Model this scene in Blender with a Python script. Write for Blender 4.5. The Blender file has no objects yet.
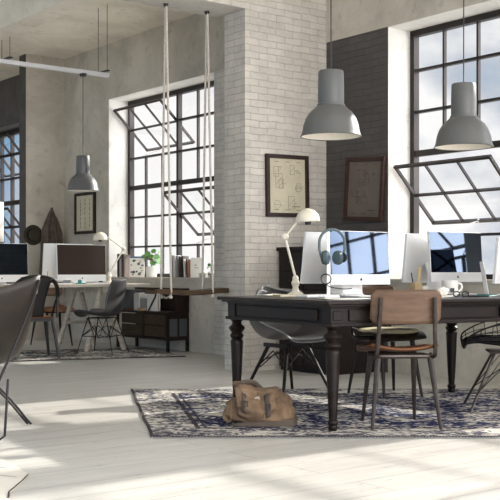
import bpy, bmesh, math, random
from mathutils import Vector, Matrix, Euler, noise
random.seed(4)
R = math.radians
sc = bpy.context.scene
# ------------------------------------------------------------------ camera
cam = bpy.data.objects.new('camera', bpy.data.cameras.new('camera'))
sc.collection.objects.link(cam)
cam.location = (0, 0, 0.93); cam.rotation_euler = (R(90), 0, 0)
cam.data.sensor_width = 36; cam.data.lens = 1040 * 36 / 500; cam.data.shift_y = 0.044
cam.data.clip_end = 200
sc.camera = cam
# ------------------------------------------------------------------ world, sun, exposure
A0 = math.atan2(0.6120775, 0.7907978)          # direction of the room's depth axis
D1 = Vector((-math.sin(A0), math.cos(A0), 0)); D2 = Vector((math.cos(A0), math.sin(A0), 0))
def W(t, n, z=0.0): return D1 * t + D2 * n + Vector((0, 0, z))
world = bpy.data.worlds.new('sky'); sc.world = world; world.use_nodes = True
nt = world.node_tree; nt.nodes.clear()
def wn(t, **k):
    n = nt.nodes.new(t)
    for a, b in k.items(): setattr(n, a, b)
    return n
tc = wn('ShaderNodeTexCoord'); L = nt.links.new
mp = wn('ShaderNodeMapping'); mp.inputs['Scale'].default_value = (1, 1, 1.5); mp.inputs['Location'].default_value = (0.31, 0.1, 0.05)
L(tc.outputs['Generated'], mp.inputs['Vector'])
nz = wn('ShaderNodeTexNoise'); nz.inputs['Scale'].default_value = 5.0; nz.inputs['Detail'].default_value = 8; nz.inputs['Roughness'].default_value = 0.55
L(mp.outputs['Vector'], nz.inputs['Vector'])
sep = wn('ShaderNodeSeparateXYZ'); L(tc.outputs['Generated'], sep.inputs[0])
# bluer break in the clouds towards the far left bay and the right
mx = wn('ShaderNodeMath', operation='MULTIPLY_ADD'); L(sep.outputs['X'], mx.inputs[0]); mx.inputs[1].default_value = 2.2; mx.inputs[2].default_value = 0.14
ab = wn('ShaderNodeMath', operation='ABSOLUTE'); L(mx.outputs[0], ab.inputs[0])
ml = wn('ShaderNodeMath', operation='MULTIPLY'); L(ab.outputs[0], ml.inputs[0]); ml.inputs[1].default_value = -0.30
cl = wn('ShaderNodeMath', operation='MAXIMUM'); L(ml.outputs[0], cl.inputs[0]); cl.inputs[1].default_value = -0.15
ad = wn('ShaderNodeMath', operation='ADD'); L(nz.outputs['Fac'], ad.inputs[0]); L(cl.outputs[0], ad.inputs[1])
cr = wn('ShaderNodeValToRGB'); gap = wn('ShaderNodeMapRange'); L(sep.outputs['X'], gap.inputs['Value'])      # clear blue gap on the far left
gap.inputs['From Min'].default_value = -0.19; gap.inputs['From Max'].default_value = -0.23; gap.inputs['To Min'].default_value = 0.0; gap.inputs['To Max'].default_value = -0.30
ad2 = wn('ShaderNodeMath', operation='ADD'); L(ad.outputs[0], ad2.inputs[0]); L(gap.outputs[0], ad2.inputs[1])
L(ad2.outputs[0], cr.inputs['Fac'])
cr.color_ramp.elements[0].position = 0.25; cr.color_ramp.elements[0].color = (0.29, 0.31, 0.35, 1)
q_ = cr.color_ramp.elements.new(0.05); q_.color = (0.13, 0.22, 0.33, 1)
cr.color_ramp.elements[2].position = 0.39; cr.color_ramp.elements[2].color = (0.53, 0.515, 0.512, 1)
# added fill: unseen sky brightened high up and to the right rear; greyer low behind the windows
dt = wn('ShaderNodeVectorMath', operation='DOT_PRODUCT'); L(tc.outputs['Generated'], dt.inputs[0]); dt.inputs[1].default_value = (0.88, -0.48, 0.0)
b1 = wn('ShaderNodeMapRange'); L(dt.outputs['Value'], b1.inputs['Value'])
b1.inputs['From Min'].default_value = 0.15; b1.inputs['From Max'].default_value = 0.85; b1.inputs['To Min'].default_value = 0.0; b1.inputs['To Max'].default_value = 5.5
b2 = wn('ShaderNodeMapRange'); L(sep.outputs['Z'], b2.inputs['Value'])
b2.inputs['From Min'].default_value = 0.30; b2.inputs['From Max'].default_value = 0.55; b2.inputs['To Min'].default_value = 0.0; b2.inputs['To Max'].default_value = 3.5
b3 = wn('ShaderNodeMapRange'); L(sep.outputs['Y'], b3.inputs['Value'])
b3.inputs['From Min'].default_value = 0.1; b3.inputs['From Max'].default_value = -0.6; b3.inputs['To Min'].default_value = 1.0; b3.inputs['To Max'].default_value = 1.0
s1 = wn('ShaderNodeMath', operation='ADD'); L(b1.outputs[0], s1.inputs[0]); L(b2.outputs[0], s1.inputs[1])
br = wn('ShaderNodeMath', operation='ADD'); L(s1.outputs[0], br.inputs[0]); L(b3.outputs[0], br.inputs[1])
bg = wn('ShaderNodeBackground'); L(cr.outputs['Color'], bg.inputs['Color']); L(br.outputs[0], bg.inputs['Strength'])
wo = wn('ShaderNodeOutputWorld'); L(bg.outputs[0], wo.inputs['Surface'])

sun = bpy.data.objects.new('sun', bpy.data.lights.new('sun', 'SUN')); sc.collection.objects.link(sun)
sd = D2 * 1.0 + Vector((0, 0, 0.47))
sun.rotation_euler = sd.to_track_quat('Z', 'Y').to_euler()
sun.data.energy = 4.6; sun.data.angle = R(1.2); sun.data.color = (1.0, 0.96, 0.90)

vs = sc.view_settings
sc.display_settings.display_device = 'sRGB'
vs.view_transform = 'Standard'; vs.look = 'None'; vs.gamma = 1.0; vs.use_curve_mapping = False
vs.exposure = 1.0
# ------------------------------------------------------------------ helpers
class MB:
    def __init__(s): s.bm = bmesh.new()
    def _xf(s, vs_, m):
        if m is not None: bmesh.ops.transform(s.bm, matrix=m, verts=vs_)
    def box(s, x0, x1, y0, y1, z0, z1, m=None, bev=0.0):
        r = bmesh.ops.create_cube(s.bm, size=1.0)['verts']
        bmesh.ops.transform(s.bm, matrix=Matrix.Translation(((x0+x1)/2, (y0+y1)/2, (z0+z1)/2)) @ Matrix.Diagonal((abs(x1-x0), abs(y1-y0), abs(z1-z0), 1)), verts=r)
        if bev > 0:
            es = list({e for v in r for e in v.link_edges})
            g = bmesh.ops.bevel(s.bm, geom=es, offset=bev, segments=2, affect='EDGES', profile=0.6)
            r = list({v for v in g['verts']} | {v for v in r if v.is_valid})
        s._xf(r, m); return s
    def lathe(s, prof, seg=24, c=(0, 0, 0), m=None, cap=True):
        rings = []
        for r, z in prof:
            rings.append([s.bm.verts.new((c[0]+r*math.cos(2*math.pi*k/seg), c[1]+r*math.sin(2*math.pi*k/seg), c[2]+z)) for k in range(seg)])
        for a, b in zip(rings, rings[1:]):
            for k in range(seg):
                s.bm.faces.new((a[k], a[(k+1) % seg], b[(k+1) % seg], b[k]))
        if cap:
            s.bm.faces.new(list(reversed(rings[0]))); s.bm.faces.new(rings[-1])
        s._xf([v for r in rings for v in r], m); return s
    def tube(s, pts, r, seg=8, r2=None, flat=1.0, closed=False, m=None):
        pts = [Vector(p) for p in pts]; n = len(pts); rings = []; up = None
        for i, p in enumerate(pts):
            if closed: d = pts[(i+1) % n] - pts[i-1]
            else: d = (pts[min(i+1, n-1)] - pts[max(i-1, 0)])
            d.normalize()
            if up is None:
                up = Vector((0, 0, 1)) if abs(d.z) < 0.9 else Vector((0, 1, 0))
            a = d.cross(up).normalized(); b = a.cross(d).normalized(); up = b
            rr = r if r2 is None else r + (r2 - r) * i / max(1, n-1)
            rings.append([s.bm.verts.new(p + a*rr*math.cos(2*math.pi*k/seg) + b*rr*flat*math.sin(2*math.pi*k/seg)) for k in range(seg)])
        pr = list(zip(rings, rings[1:])) + ([(rings[-1], rings[0])] if closed else [])
        for a, b in pr:
            for k in range(seg): s.bm.faces.new((a[k], a[(k+1) % seg], b[(k+1) % seg], b[k]))
        if not closed:
            s.bm.faces.new(list(reversed(rings[0]))); s.bm.faces.new(rings[-1])
        s._xf([v for q in rings for v in q], m); return s
    def grid(s, f, nu, nv, closeu=False):
        g = [[s.bm.verts.new(f(i/nu, j/nv)) for i in range(nu + (0 if closeu else 1))] for j in range(nv+1)]
        k = len(g[0])
        for j in range(nv):
            for i in range(nu if closeu else nu):
                s.bm.faces.new((g[j][i], g[j][(i+1) % k], g[j+1][(i+1) % k], g[j+1][i]))
        return s
    def sphere(s, c, r, sc_=(1, 1, 1), seg=16):
        q = bmesh.ops.create_uvsphere(s.bm, u_segments=seg, v_segments=seg//2, radius=r)['verts']
        bmesh.ops.transform(s.bm, matrix=Matrix.Translation(c) @ Matrix.Diagonal((*sc_, 1)), verts=q); return s
    def build(s, name, mat, parent=None, smooth=False, loc=(0, 0, 0), rz=0.0, solid=0.0, bevel=0.0, sub=0, offset=0.0):
        bmesh.ops.recalc_face_normals(s.bm, faces=s.bm.faces)
        me = bpy.data.meshes.new(name); s.bm.to_mesh(me); s.bm.free()
        me.materials.append(mat)
        o = bpy.data.objects.new(name, me); sc.collection.objects.link(o)
        if parent is not None: o.parent = parent
        o.location = loc; o.rotation_euler = (0, 0, rz)
        if smooth:
            for p in me.polygons: p.use_smooth = True
        if solid: md = o.modifiers.new('solid', 'SOLIDIFY'); md.thickness = solid; md.offset = offset
        if bevel: md = o.modifiers.new('bevel', 'BEVEL'); md.width = bevel; md.segments = 2; md.limit_method = 'ANGLE'; md.harden_normals = False
        if sub: md = o.modifiers.new('sub', 'SUBSURF'); md.levels = sub; md.render_levels = sub
        if smooth and not sub:
            try: me.set_sharp_from_angle(angle=R(40))
            except Exception: pass
        return o
def tag(o, label, cat, group=None):
    o['label'] = label; o['category'] = cat
    if group: o['group'] = group
    return o
def thing(name, label, cat, loc=(0, 0, 0), rz=0.0, group=None, rot=None):
    o = bpy.data.objects.new(name, None); sc.collection.objects.link(o); o.empty_display_size = 0.1
    o.location = loc; o.rotation_euler = rot if rot else (0, 0, rz)
    return tag(o, label, cat, group)
def struct(o): o['kind'] = 'structure'; return o
def copy_tree(o, loc, rz, label, group=None):
    def rec(q, par):
        c = q.copy(); sc.collection.objects.link(c); c.parent = par
        for ch in q.children: rec(ch, c)
        return c
    c = rec(o, None); c.location = loc; c.rotation_euler = (0, 0, rz); c['label'] = label
    if group: c['group'] = group
    return c
def T(*a): return Matrix.Translation(a)
def RX(a): return Matrix.Rotation(R(a), 4, 'X')
def RY(a): return Matrix.Rotation(R(a), 4, 'Y')
def RZ(a): return Matrix.Rotation(R(a), 4, 'Z')
def spline(P, n):
    P = [Vector(p) for p in P]; out = []
    for i in range(len(P)-1):
        p0 = P[max(i-1, 0)]; p1 = P[i]; p2 = P[i+1]; p3 = P[min(i+2, len(P)-1)]
        for k in range(n):
            t = k/n
            out.append(0.5*((2*p1)+(p2-p0)*t+(2*p0-5*p1+4*p2-p3)*t*t+(3*p1-p0-3*p2+p3)*t**3))
    out.append(P[-1]); return out
def sample(P, v):
    m = len(P)-1; x = min(max(v, 0), 1)*m; i = min(int(x), m-1); t = x-i
    p0 = P[max(i-1, 0)]; p1 = P[i]; p2 = P[i+1]; p3 = P[min(i+2, m)]
    return [0.5*((2*b)+(c-a)*t+(2*a-5*b+4*c-d)*t*t+(3*b-a-3*c+d)*t**3) for a, b, c, d in zip(p0, p1, p2, p3)]
def place(px, py, Z, F=1040.0): return Vector(((px-250)/F*Z, Z, 0.93-(py-272)/F*Z))
# ------------------------------------------------------------------ materials
def s2l(c): return tuple(((v/255)/12.92 if v/255 <= 0.04045 else ((v/255+0.055)/1.055)**2.4) for v in c) + (1,)
def mat(name, rgb, rough=0.6, metal=0.0, var=0.0, vscale=6.0, rgb2=None, bump=0.0, bscale=40.0, stretch=(1, 1, 1), spec=0.5, coat=0.0, sheen=0.0):
    m = bpy.data.materials.new(name); m.use_nodes = True; n = m.node_tree.nodes; l = m.node_tree.links.new
    b = n['Principled BSDF']; b.inputs['Base Color'].default_value = s2l(rgb)
    b.inputs['Roughness'].default_value = rough; b.inputs['Metallic'].default_value = metal
    b.inputs['Specular IOR Level'].default_value = spec*0.8; b.inputs['Coat Weight'].default_value = coat
    b.inputs['Coat Roughness'].default_value = 0.06; b.inputs['Sheen Weight'].default_value = sheen
    tcn = n.new('ShaderNodeTexCoord'); mpn = n.new('ShaderNodeMapping'); mpn.inputs['Scale'].default_value = stretch
    l(tcn.outputs['Object'], mpn.inputs['Vector'])
    nz1 = n.new('ShaderNodeTexNoise'); nz1.inputs['Scale'].default_value = vscale; nz1.inputs['Detail'].default_value = 6
    nz1.inputs['Roughness'].default_value = 0.6; l(mpn.outputs[0], nz1.inputs['Vector'])
    rp = n.new('ShaderNodeValToRGB'); rp.color_ramp.elements[0].position = 0.32; rp.color_ramp.elements[1].position = 0.68
    c2 = rgb2 if rgb2 else tuple(v*(1-var) for v in rgb)
    rp.color_ramp.elements[0].color = s2l(c2); rp.color_ramp.elements[1].color = s2l(rgb)
    l(nz1.outputs['Fac'], rp.inputs['Fac']); l(rp.outputs['Color'], b.inputs['Base Color'])
    if bump:
        nb = n.new('ShaderNodeTexNoise'); nb.inputs['Scale'].default_value = bscale; nb.inputs['Detail'].default_value = 5
        l(mpn.outputs[0], nb.inputs['Vector'])
        bp = n.new('ShaderNodeBump'); bp.inputs['Strength'].default_value = bump; bp.inputs['Distance'].default_value = 0.01
        l(nb.outputs['Fac'], bp.inputs['Height']); l(bp.outputs['Normal'], b.inputs['Normal'])
    return m
def concrete(name, a, b_, c):
    m = bpy.data.materials.new(name); m.use_nodes = True; n = m.node_tree.nodes; l = m.node_tree.links.new
    b = n['Principled BSDF']; b.inputs['Roughness'].default_value = 0.85
    tcn = n.new('ShaderNodeTexCoord')
    n1 = n.new('ShaderNodeTexNoise'); n1.inputs['Scale'].default_value = 1.3; n1.inputs['Detail'].default_value = 9; n1.inputs['Roughness'].default_value = 0.68; n1.inputs['Distortion'].default_value = 0.6
    l(tcn.outputs['Object'], n1.inputs['Vector'])
    rp = n.new('ShaderNodeValToRGB'); e = rp.color_ramp.elements
    e[0].position = 0.35; e[0].color = s2l(b_); e[1].position = 0.62; e[1].color = s2l(a); l(n1.outputs['Fac'], rp.inputs['Fac'])
    # formwork pits and stains
    v = n.new('ShaderNodeTexVoronoi'); v.inputs['Scale'].default_value = 5.5; l(tcn.outputs['Object'], v.inputs['Vector'])
    r2 = n.new('ShaderNodeValToRGB'); r2.color_ramp.elements[0].position = 0.03; r2.color_ramp.elements[0].color = (1, 1, 1, 1)
    r2.color_ramp.elements[1].position = 0.09; r2.color_ramp.elements[1].color = (0, 0, 0, 1); l(v.outputs['Distance'], r2.inputs['Fac'])
    n3 = n.new('ShaderNodeTexNoise'); n3.inputs['Scale'].default_value = 9; n3.inputs['Detail'].default_value = 8; l(tcn.outputs['Object'], n3.inputs['Vector'])
    r3 = n.new('ShaderNodeValToRGB'); r3.color_ramp.elements[0].position = 0.60; r3.color_ramp.elements[1].position = 0.72
    l(n3.outputs['Fac'], r3.inputs['Fac'])
    mxn = n.new('ShaderNodeMath'); mxn.operation = 'MAXIMUM'; l(r2.outputs['Color'], mxn.inputs[0]); l(r3.outputs['Color'], mxn.inputs[1])
    ms = n.new('ShaderNodeMath'); ms.operation = 'MULTIPLY'; ms.inputs[1].default_value = 0.30; l(mxn.outputs[0], ms.inputs[0])
    mix = n.new('ShaderNodeMix'); mix.data_type = 'RGBA'; l(ms.outputs[0], mix.inputs[0]); l(rp.outputs['Color'], mix.inputs[6]); mix.inputs[7].default_value = s2l(c)
    l(mix.outputs[2], b.inputs['Base Color'])
    bp = n.new('ShaderNodeBump'); bp.inputs['Strength'].default_value = 0.35; bp.inputs['Distance'].default_value = 0.012
    l(n3.outputs['Fac'], bp.inputs['Height']); l(bp.outputs['Normal'], b.inputs['Normal'])
    return m
def brick(name, c1, c2, cm, bumpk=0.6):
    m = bpy.data.materials.new(name); m.use_nodes = True; n = m.node_tree.nodes; l = m.node_tree.links.new
    b = n['Principled BSDF']; b.inputs['Roughness'].default_value = 0.7
    tcn = n.new('ShaderNodeTexCoord'); sp = n.new('ShaderNodeSeparateXYZ'); l(tcn.outputs['Object'], sp.inputs[0])
    add = n.new('ShaderNodeMath'); add.operation = 'ADD'; l(sp.outputs['X'], add.inputs[0]); l(sp.outputs['Y'], add.inputs[1])
    cb = n.new('ShaderNodeCombineXYZ'); l(add.outputs[0], cb.inputs[0]); l(sp.outputs['Z'], cb.inputs[1])
    nd = n.new('ShaderNodeTexNoise'); nd.inputs['Scale'].default_value = 7; nd.inputs['Detail'].default_value = 4; l(tcn.outputs['Object'], nd.inputs['Vector'])
    vm = n.new('ShaderNodeVectorMath'); vm.operation = 'MULTIPLY_ADD'; l(nd.outputs['Color'], vm.inputs[0]); vm.inputs[1].default_value = (0.05, 0.03, 0); l(cb.outputs[0], vm.inputs[2])
    bt = n.new('ShaderNodeTexBrick'); l(vm.outputs[0], bt.inputs['Vector'])
    bt.inputs['Color1'].default_value = s2l(c1); bt.inputs['Color2'].default_value = s2l(c2); bt.inputs['Mortar'].default_value = s2l(cm)
    bt.inputs['Scale'].default_value = 1.0; bt.inputs['Brick Width'].default_value = 0.21; bt.inputs['Row Height'].default_value = 0.064
    bt.inputs['Mortar Size'].default_value = 0.0045; bt.inputs['Mortar Smooth'].default_value = 0.8; bt.inputs['Bias'].default_value = 0.0
    n3 = n.new('ShaderNodeTexNoise'); n3.inputs['Scale'].default_value = 3; n3.inputs['Detail'].default_value = 10; n3.inputs['Roughness'].default_value = 0.7; l(tcn.outputs['Object'], n3.inputs['Vector'])
    r3 = n.new('ShaderNodeMapRange'); l(n3.outputs['Fac'], r3.inputs['Value']); r3.inputs['From Min'].default_value = 0.3; r3.inputs['From Max'].default_value = 0.7
    r3.inputs['To Min'].default_value = 0.74; r3.inputs['To Max'].default_value = 1.06
    mu = n.new('ShaderNodeVectorMath'); mu.operation = 'SCALE'; l(bt.outputs['Color'], mu.inputs[0]); l(r3.outputs[0], mu.inputs['Scale'])
    l(mu.outputs[0], b.inputs['Base Color'])
    nf = n.new('ShaderNodeTexNoise'); nf.inputs['Scale'].default_value = 45; nf.inputs['Detail'].default_value = 4; l(tcn.outputs['Object'], nf.inputs['Vector'])
    h = n.new('ShaderNodeMath'); h.operation = 'MULTIPLY_ADD'; l(bt.outputs['Fac'], h.inputs[0]); h.inputs[1].default_value = -1.0; l(nf.outputs['Fac'], h.inputs[2])
    bp = n.new('ShaderNodeBump'); bp.inputs['Strength'].default_value = bumpk; bp.inputs['Distance'].default_value = 0.012
    l(h.outputs[0], bp.inputs['Height']); l(bp.outputs['Normal'], b.inputs['Normal'])
    return m
def floor_mat():
    m = bpy.data.materials.new('whitewashed_boards'); m.use_nodes = True; n = m.node_tree.nodes; l = m.node_tree.links.new
    b = n['Principled BSDF']
    tcn = n.new('ShaderNodeTexCoord')
    bt = n.new('ShaderNodeTexBrick'); l(tcn.outputs['Object'], bt.inputs['Vector'])
    bt.inputs['Color1'].default_value = s2l((190, 186, 178)); bt.inputs['Color2'].default_value = s2l((184, 180, 173)); bt.inputs['Mortar'].default_value = s2l((146, 142, 136))
    bt.inputs['Scale'].default_value = 1.0; bt.inputs['Brick Width'].default_value = 3.2; bt.inputs['Row Height'].default_value = 0.24
    bt.inputs['Mortar Size'].default_value = 0.004; bt.inputs['Mortar Smooth'].default_value = 0.5
    mpn = n.new('ShaderNodeMapping'); mpn.inputs['Scale'].default_value = (0.55, 4.5, 1); l(tcn.outputs['Object'], mpn.inputs['Vector'])
    n1 = n.new('ShaderNodeTexNoise'); n1.inputs['Scale'].default_value = 3; n1.inputs['Detail'].default_value = 9; n1.inputs['Roughness'].default_value = 0.65; l(mpn.outputs[0], n1.inputs['Vector'])
    r1 = n.new('ShaderNodeMapRange'); l(n1.outputs['Fac'], r1.inputs['Value']); r1.inputs['From Min'].default_value = 0.3; r1.inputs['From Max'].default_value = 0.65
    r1.inputs['To Min'].default_value = 0.82; r1.inputs['To Max'].default_value = 1.04
    mp2 = n.new('ShaderNodeMapping'); mp2.inputs['Scale'].default_value = (3.5, 16, 1); l(tcn.outputs['Object'], mp2.inputs['Vector'])
    n2 = n.new('ShaderNodeTexNoise'); n2.inputs['Scale'].default_value = 2.4; n2.inputs['Detail'].default_value = 7; n2.inputs['Distortion'].default_value = 1.5; l(mp2.outputs[0], n2.inputs['Vector'])
    r2 = n.new('ShaderNodeMapRange'); l(n2.outputs['Fac'], r2.inputs['Value']); r2.inputs['From Min'].default_value = 0.64; r2.inputs['From Max'].default_value = 0.70
    r2.inputs['To Min'].default_value = 1.0; r2.inputs['To Max'].default_value = 0.62
    k = n.new('ShaderNodeMath'); k.operation = 'MULTIPLY'; l(r1.outputs[0], k.inputs[0]); l(r2.outputs[0], k.inputs[1])
    mu = n.new('ShaderNodeVectorMath'); mu.operation = 'SCALE'; l(bt.outputs['Color'], mu.inputs[0]); l(k.outputs[0], mu.inputs['Scale'])
    l(mu.outputs[0], b.inputs['Base Color']); b.inputs['Roughness'].default_value = 0.42; b.inputs['Specular IOR Level'].default_value = 0.35
    bp = n.new('ShaderNodeBump'); bp.inputs['Strength'].default_value = 0.2; bp.inputs['Distance'].default_value = 0.004
    l(n1.outputs['Fac'], bp.inputs['Height']); l(bp.outputs['Normal'], b.inputs['Normal'])
    return m
def rug_mat(name, dark, mid, light, wx, wy, blue=1.0):
    """worn oriental pattern in metres of the rug's own u,v"""
    m = bpy.data.materials.new(name); m.use_nodes = True; n = m.node_tree.nodes; l = m.node_tree.links.new
    b = n['Principled BSDF']; b.inputs['Roughness'].default_value = 0.95; b.inputs['Specular IOR Level'].default_value = 0.1
    uv = n.new('ShaderNodeTexCoord')
    def M(op, a, c=None, d=None):
        x = n.new('ShaderNodeMath'); x.operation = op
        for i, q in enumerate((a, c, d)):
            if q is None: continue
            if isinstance(q, (int, float)): x.inputs[i].default_value = q
            else: l(q, x.inputs[i])
        return x.outputs[0]
    sp = n.new('ShaderNodeSeparateXYZ'); l(uv.outputs['UV'], sp.inputs[0]); u, v = sp.outputs[0], sp.outputs[1]
    nd = n.new('ShaderNodeTexNoise'); nd.inputs['Scale'].default_value = 9; nd.inputs['Detail'].default_value = 3; l(uv.outputs['UV'], nd.inputs['Vector'])
    vm = n.new('ShaderNodeVectorMath'); vm.operation = 'MULTIPLY_ADD'; l(nd.outputs['Color'], vm.inputs[0]); vm.inputs[1].default_value = (0.06, 0.06, 0); l(uv.outputs['UV'], vm.inputs[2])
    vo = n.new('ShaderNodeTexVoronoi'); vo.inputs['Scale'].default_value = 7.5; vo.feature = 'F1'; l(vm.outputs[0], vo.inputs['Vector'])
    rings = M('SINE', M('MULTIPLY', vo.outputs['Distance'], 22.0))
    vo2 = n.new('ShaderNodeTexVoronoi'); vo2.inputs['Scale'].default_value = 17; vo2.feature = 'F1'; l(vm.outputs[0], vo2.inputs['Vector'])
    r2 = M('SINE', M('MULTIPLY', vo2.outputs['Distance'], 14.0))
    n1 = n.new('ShaderNodeTexNoise'); n1.inputs['Scale'].default_value = 13; n1.inputs['Detail'].default_value = 6; n1.inputs['Roughness'].default_value = 0.75; n1.inputs['Distortion'].default_value = 0.6
    ms_ = n.new('ShaderNodeMapping'); ms_.inputs['Scale'].default_value = (0.75, 1.3, 1); l(uv.outputs['UV'], ms_.inputs['Vector']); l(ms_.outputs[0], n1.inputs['Vector'])
    nl = n.new('ShaderNodeTexNoise'); nl.inputs['Scale'].default_value = 2.6; nl.inputs['Detail'].default_value = 5; nl.inputs['Roughness'].default_value = 0.6; l(uv.outputs['UV'], nl.inputs['Vector'])
    pat = M('ADD', M('MULTIPLY', rings, 0.07), M('MULTIPLY', r2, 0.05)); pat = M('ADD', pat, M('MULTIPLY_ADD', n1.outputs['Fac'], 1.15, -0.075))
    pat = M('ADD', pat, M('MULTIPLY_ADD', nl.outputs['Fac'], 0.75, -0.375))
    rp = n.new('ShaderNodeValToRGB'); e = rp.color_ramp.elements
    e[0].position = 0.34; e[0].color = s2l(tuple(c*0.7 for c in dark)); e[1].position = 0.62; e[1].color = s2l(light)
    q = e.new(0.45); q.color = s2l(dark); q = e.new(0.495); q.color = s2l(mid); q = e.new(0.545); q.color = s2l(tuple((a+c)/2 for a, c in zip(mid, light)))
    l(pat, rp.inputs['Fac'])
    # border bands
    du = M('MINIMUM', u, M('SUBTRACT', wx, u)); dv = M('MINIMUM', v, M('SUBTRACT', wy, v)); dd = M('MINIMUM', du, dv)
    def band(c, w): return M('LESS_THAN', M('ABSOLUTE', M('SUBTRACT', dd, c)), w)
    lines = M('MAXIMUM', band(0.006, 0.011), M('MAXIMUM', band(0.30, 0.014), band(0.345, 0.008)))
    inb = M('LESS_THAN', dd, 0.28)
    worn = M('MULTIPLY', lines, M('ADD', 0.35, n1.outputs['Fac']))
    m1 = n.new('ShaderNodeMix'); m1.data_type = 'RGBA'; l(M('MULTIPLY', inb, 0.6), m1.inputs[0]); l(rp.outputs['Color'], m1.inputs[6])
    rb = n.new('ShaderNodeValToRGB'); rb.color_ramp.elements[0].position = 0.44; rb.color_ramp.elements[0].color = s2l((84, 80, 82)); rb.color_ramp.elements[1].position = 0.53; rb.color_ramp.elements[1].color = s2l((190, 184, 174))
    l(pat, rb.inputs['Fac']); l(rb.outputs['Color'], m1.inputs[7])
    m2 = n.new('ShaderNodeMix'); m2.data_type = 'RGBA'; l(worn, m2.inputs[0]); l(m1.outputs[2], m2.inputs[6]); m2.inputs[7].default_value = s2l((48, 42, 44))
    l(m2.outputs[2], b.inputs['Base Color'])
    bp = n.new('ShaderNodeBump'); bp.inputs['Strength'].default_value = 0.5; bp.inputs['Distance'].default_value = 0.006
    l(n1.outputs['Fac'], bp.inputs['Height']); l(bp.outputs['Normal'], b.inputs['Normal'])
    return m
def glass_mat():
    m = bpy.data.materials.new('window_glass'); m.use_nodes = True; n = m.node_tree.nodes; l = m.node_tree.links.new
    n.remove(n['Principled BSDF']); o = n['Material Output']
    tr = n.new('ShaderNodeBsdfTransparent'); tr.inputs[0].default_value = (0.97, 0.98, 0.98, 1)
    gl = n.new('ShaderNodeBsdfGlossy'); gl.inputs['Roughness'].default_value = 0.03
    lw = n.new('ShaderNodeLayerWeight'); lw.inputs['Blend'].default_value = 0.5
    pw = n.new('ShaderNodeMath'); pw.operation = 'POWER'; l(lw.outputs['Facing'], pw.inputs[0]); pw.inputs[1].default_value = 5
    fr = n.new('ShaderNodeMath'); fr.operation = 'MULTIPLY_ADD'; l(pw.outputs[0], fr.inputs[0]); fr.inputs[1].default_value = 0.6; fr.inputs[2].default_value = 0.02
    mx_ = n.new('ShaderNodeMixShader'); l(fr.outputs[0], mx_.inputs[0]); l(tr.outputs[0], mx_.inputs[1]); l(gl.outputs[0], mx_.inputs[2]); l(mx_.outputs[0], o.inputs['Surface'])
    return m
def wood(name, a, b_, rough=0.45, sc_=3.0, st=(1, 12, 12), coat=0.0, spec=0.3): return mat(name, a, rough, rgb2=b_, vscale=sc_, stretch=st, bump=0.08, bscale=30, coat=coat, spec=spec)

m_floor = floor_mat()
m_conc = concrete('bare_concrete', (200, 193, 179), (168, 161, 148), (108, 102, 92))
m_ceil = concrete('ceiling_concrete', (238, 230, 214), (216, 207, 190), (156, 142, 122))
m_reveal = concrete('plastered_reveal', (226, 222, 214), (208, 204, 196), (150, 140, 128))
m_brickw = brick('white_painted_brick', (212, 205, 194), (200, 194, 184), (176, 170, 161))
m_brickd = brick('charcoal_painted_brick', (84, 79, 77), (76, 72, 70), (60, 56, 54), 0.5)
m_dpaint = mat('charcoal_paint', (84, 80, 78), 0.8, var=0.15)
m_steel = mat('dark_window_steel', (50, 43, 41), 0.5, 0.3, var=0.15)
m_glass = glass_mat()
m_dwood = wood('dark_stained_wood', (27, 16, 11), (16, 9, 6), 0.42, 2.5, (2, 14, 14))
m_dtop = wood('dark_table_top', (34, 23, 18), (22, 15, 11), 0.36, 2.0, (1, 12, 1))
m_chest = wood('dark_chest_wood', (40, 30, 26), (28, 21, 18), 0.55, 2.5, (12, 12, 1.5))
m_walnut = wood('walnut_plywood', (108, 86, 70), (86, 66, 52), 0.45, 3, (1.5, 14, 10))
m_seatw = wood('worn_walnut_seat', (116, 76, 48), (84, 52, 32), 0.4, 3, (1.5, 14, 10))
m_plank = wood('rough_oak_plank', (84, 66, 46), (54, 42, 30), 0.7, 3, (2, 16, 16))
m_pale = wood('limed_wood', (204, 196, 182), (170, 160, 146), 0.6, 2, (1.5, 14, 14))
m_cab = wood('brown_cabinet_wood', (48, 34, 27), (32, 22, 18), 0.6, 3, (2, 12, 12))
m_rattan = wood('woven_front_wood', (74, 60, 44), (52, 42, 30), 0.7, 10, (1, 1, 8))
m_gmetal = mat('grey_painted_metal', (58, 56, 57), 0.45, 0.4, var=0.12)
m_dmetal = mat('dark_iron', (46, 38, 35), 0.45, 0.6, var=0.2)
m_gun = mat('brushed_gunmetal', (78, 70, 66), 0.36, 0.7, var=0.25, vscale=20)
m_black = mat('black_metal', (24, 19, 18), 0.55, 0.0, var=0.2)
m_lampg = mat('grey_lacquer', (92, 93, 92), 0.38, 0.0, var=0.03, coat=0.0)
m_lampin = mat('white_lamp_lining', (236, 228, 212), 0.6)
m_cream = mat('cream_enamel', (226, 218, 200), 0.3, var=0.04, coat=0.3)
m_white = mat('white_plastic', (232, 232, 230), 0.35, var=0.02)
m_alu = mat('silver_aluminium', (222, 222, 221), 0.42, 0.2, var=0.02)
m_screen = mat('black_glass_screen', (84, 94, 110), 0.03, 1.0)
m_screend = mat('switched_off_screen', (66, 56, 50), 0.10, 0.35)
m_shellg = mat('grey_shell_plastic', (74, 72, 72), 0.4, var=0.04)
m_rimw = mat('pale_shell_rim', (132, 130, 128), 0.5)  # edge tone, paler than the armchair shell
m_leather = mat('dark_grey_leather', (52, 44, 38), 0.5, var=0.3, vscale=5, bump=0.25, bscale=60)
m_pleather = mat('pale_leather_edge', (176, 168, 158), 0.6)
m_canvas = mat('brown_canvas', (130, 107, 84), 0.95, rgb2=(90, 72, 55), vscale=9, bump=0.3, bscale=160)
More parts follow.
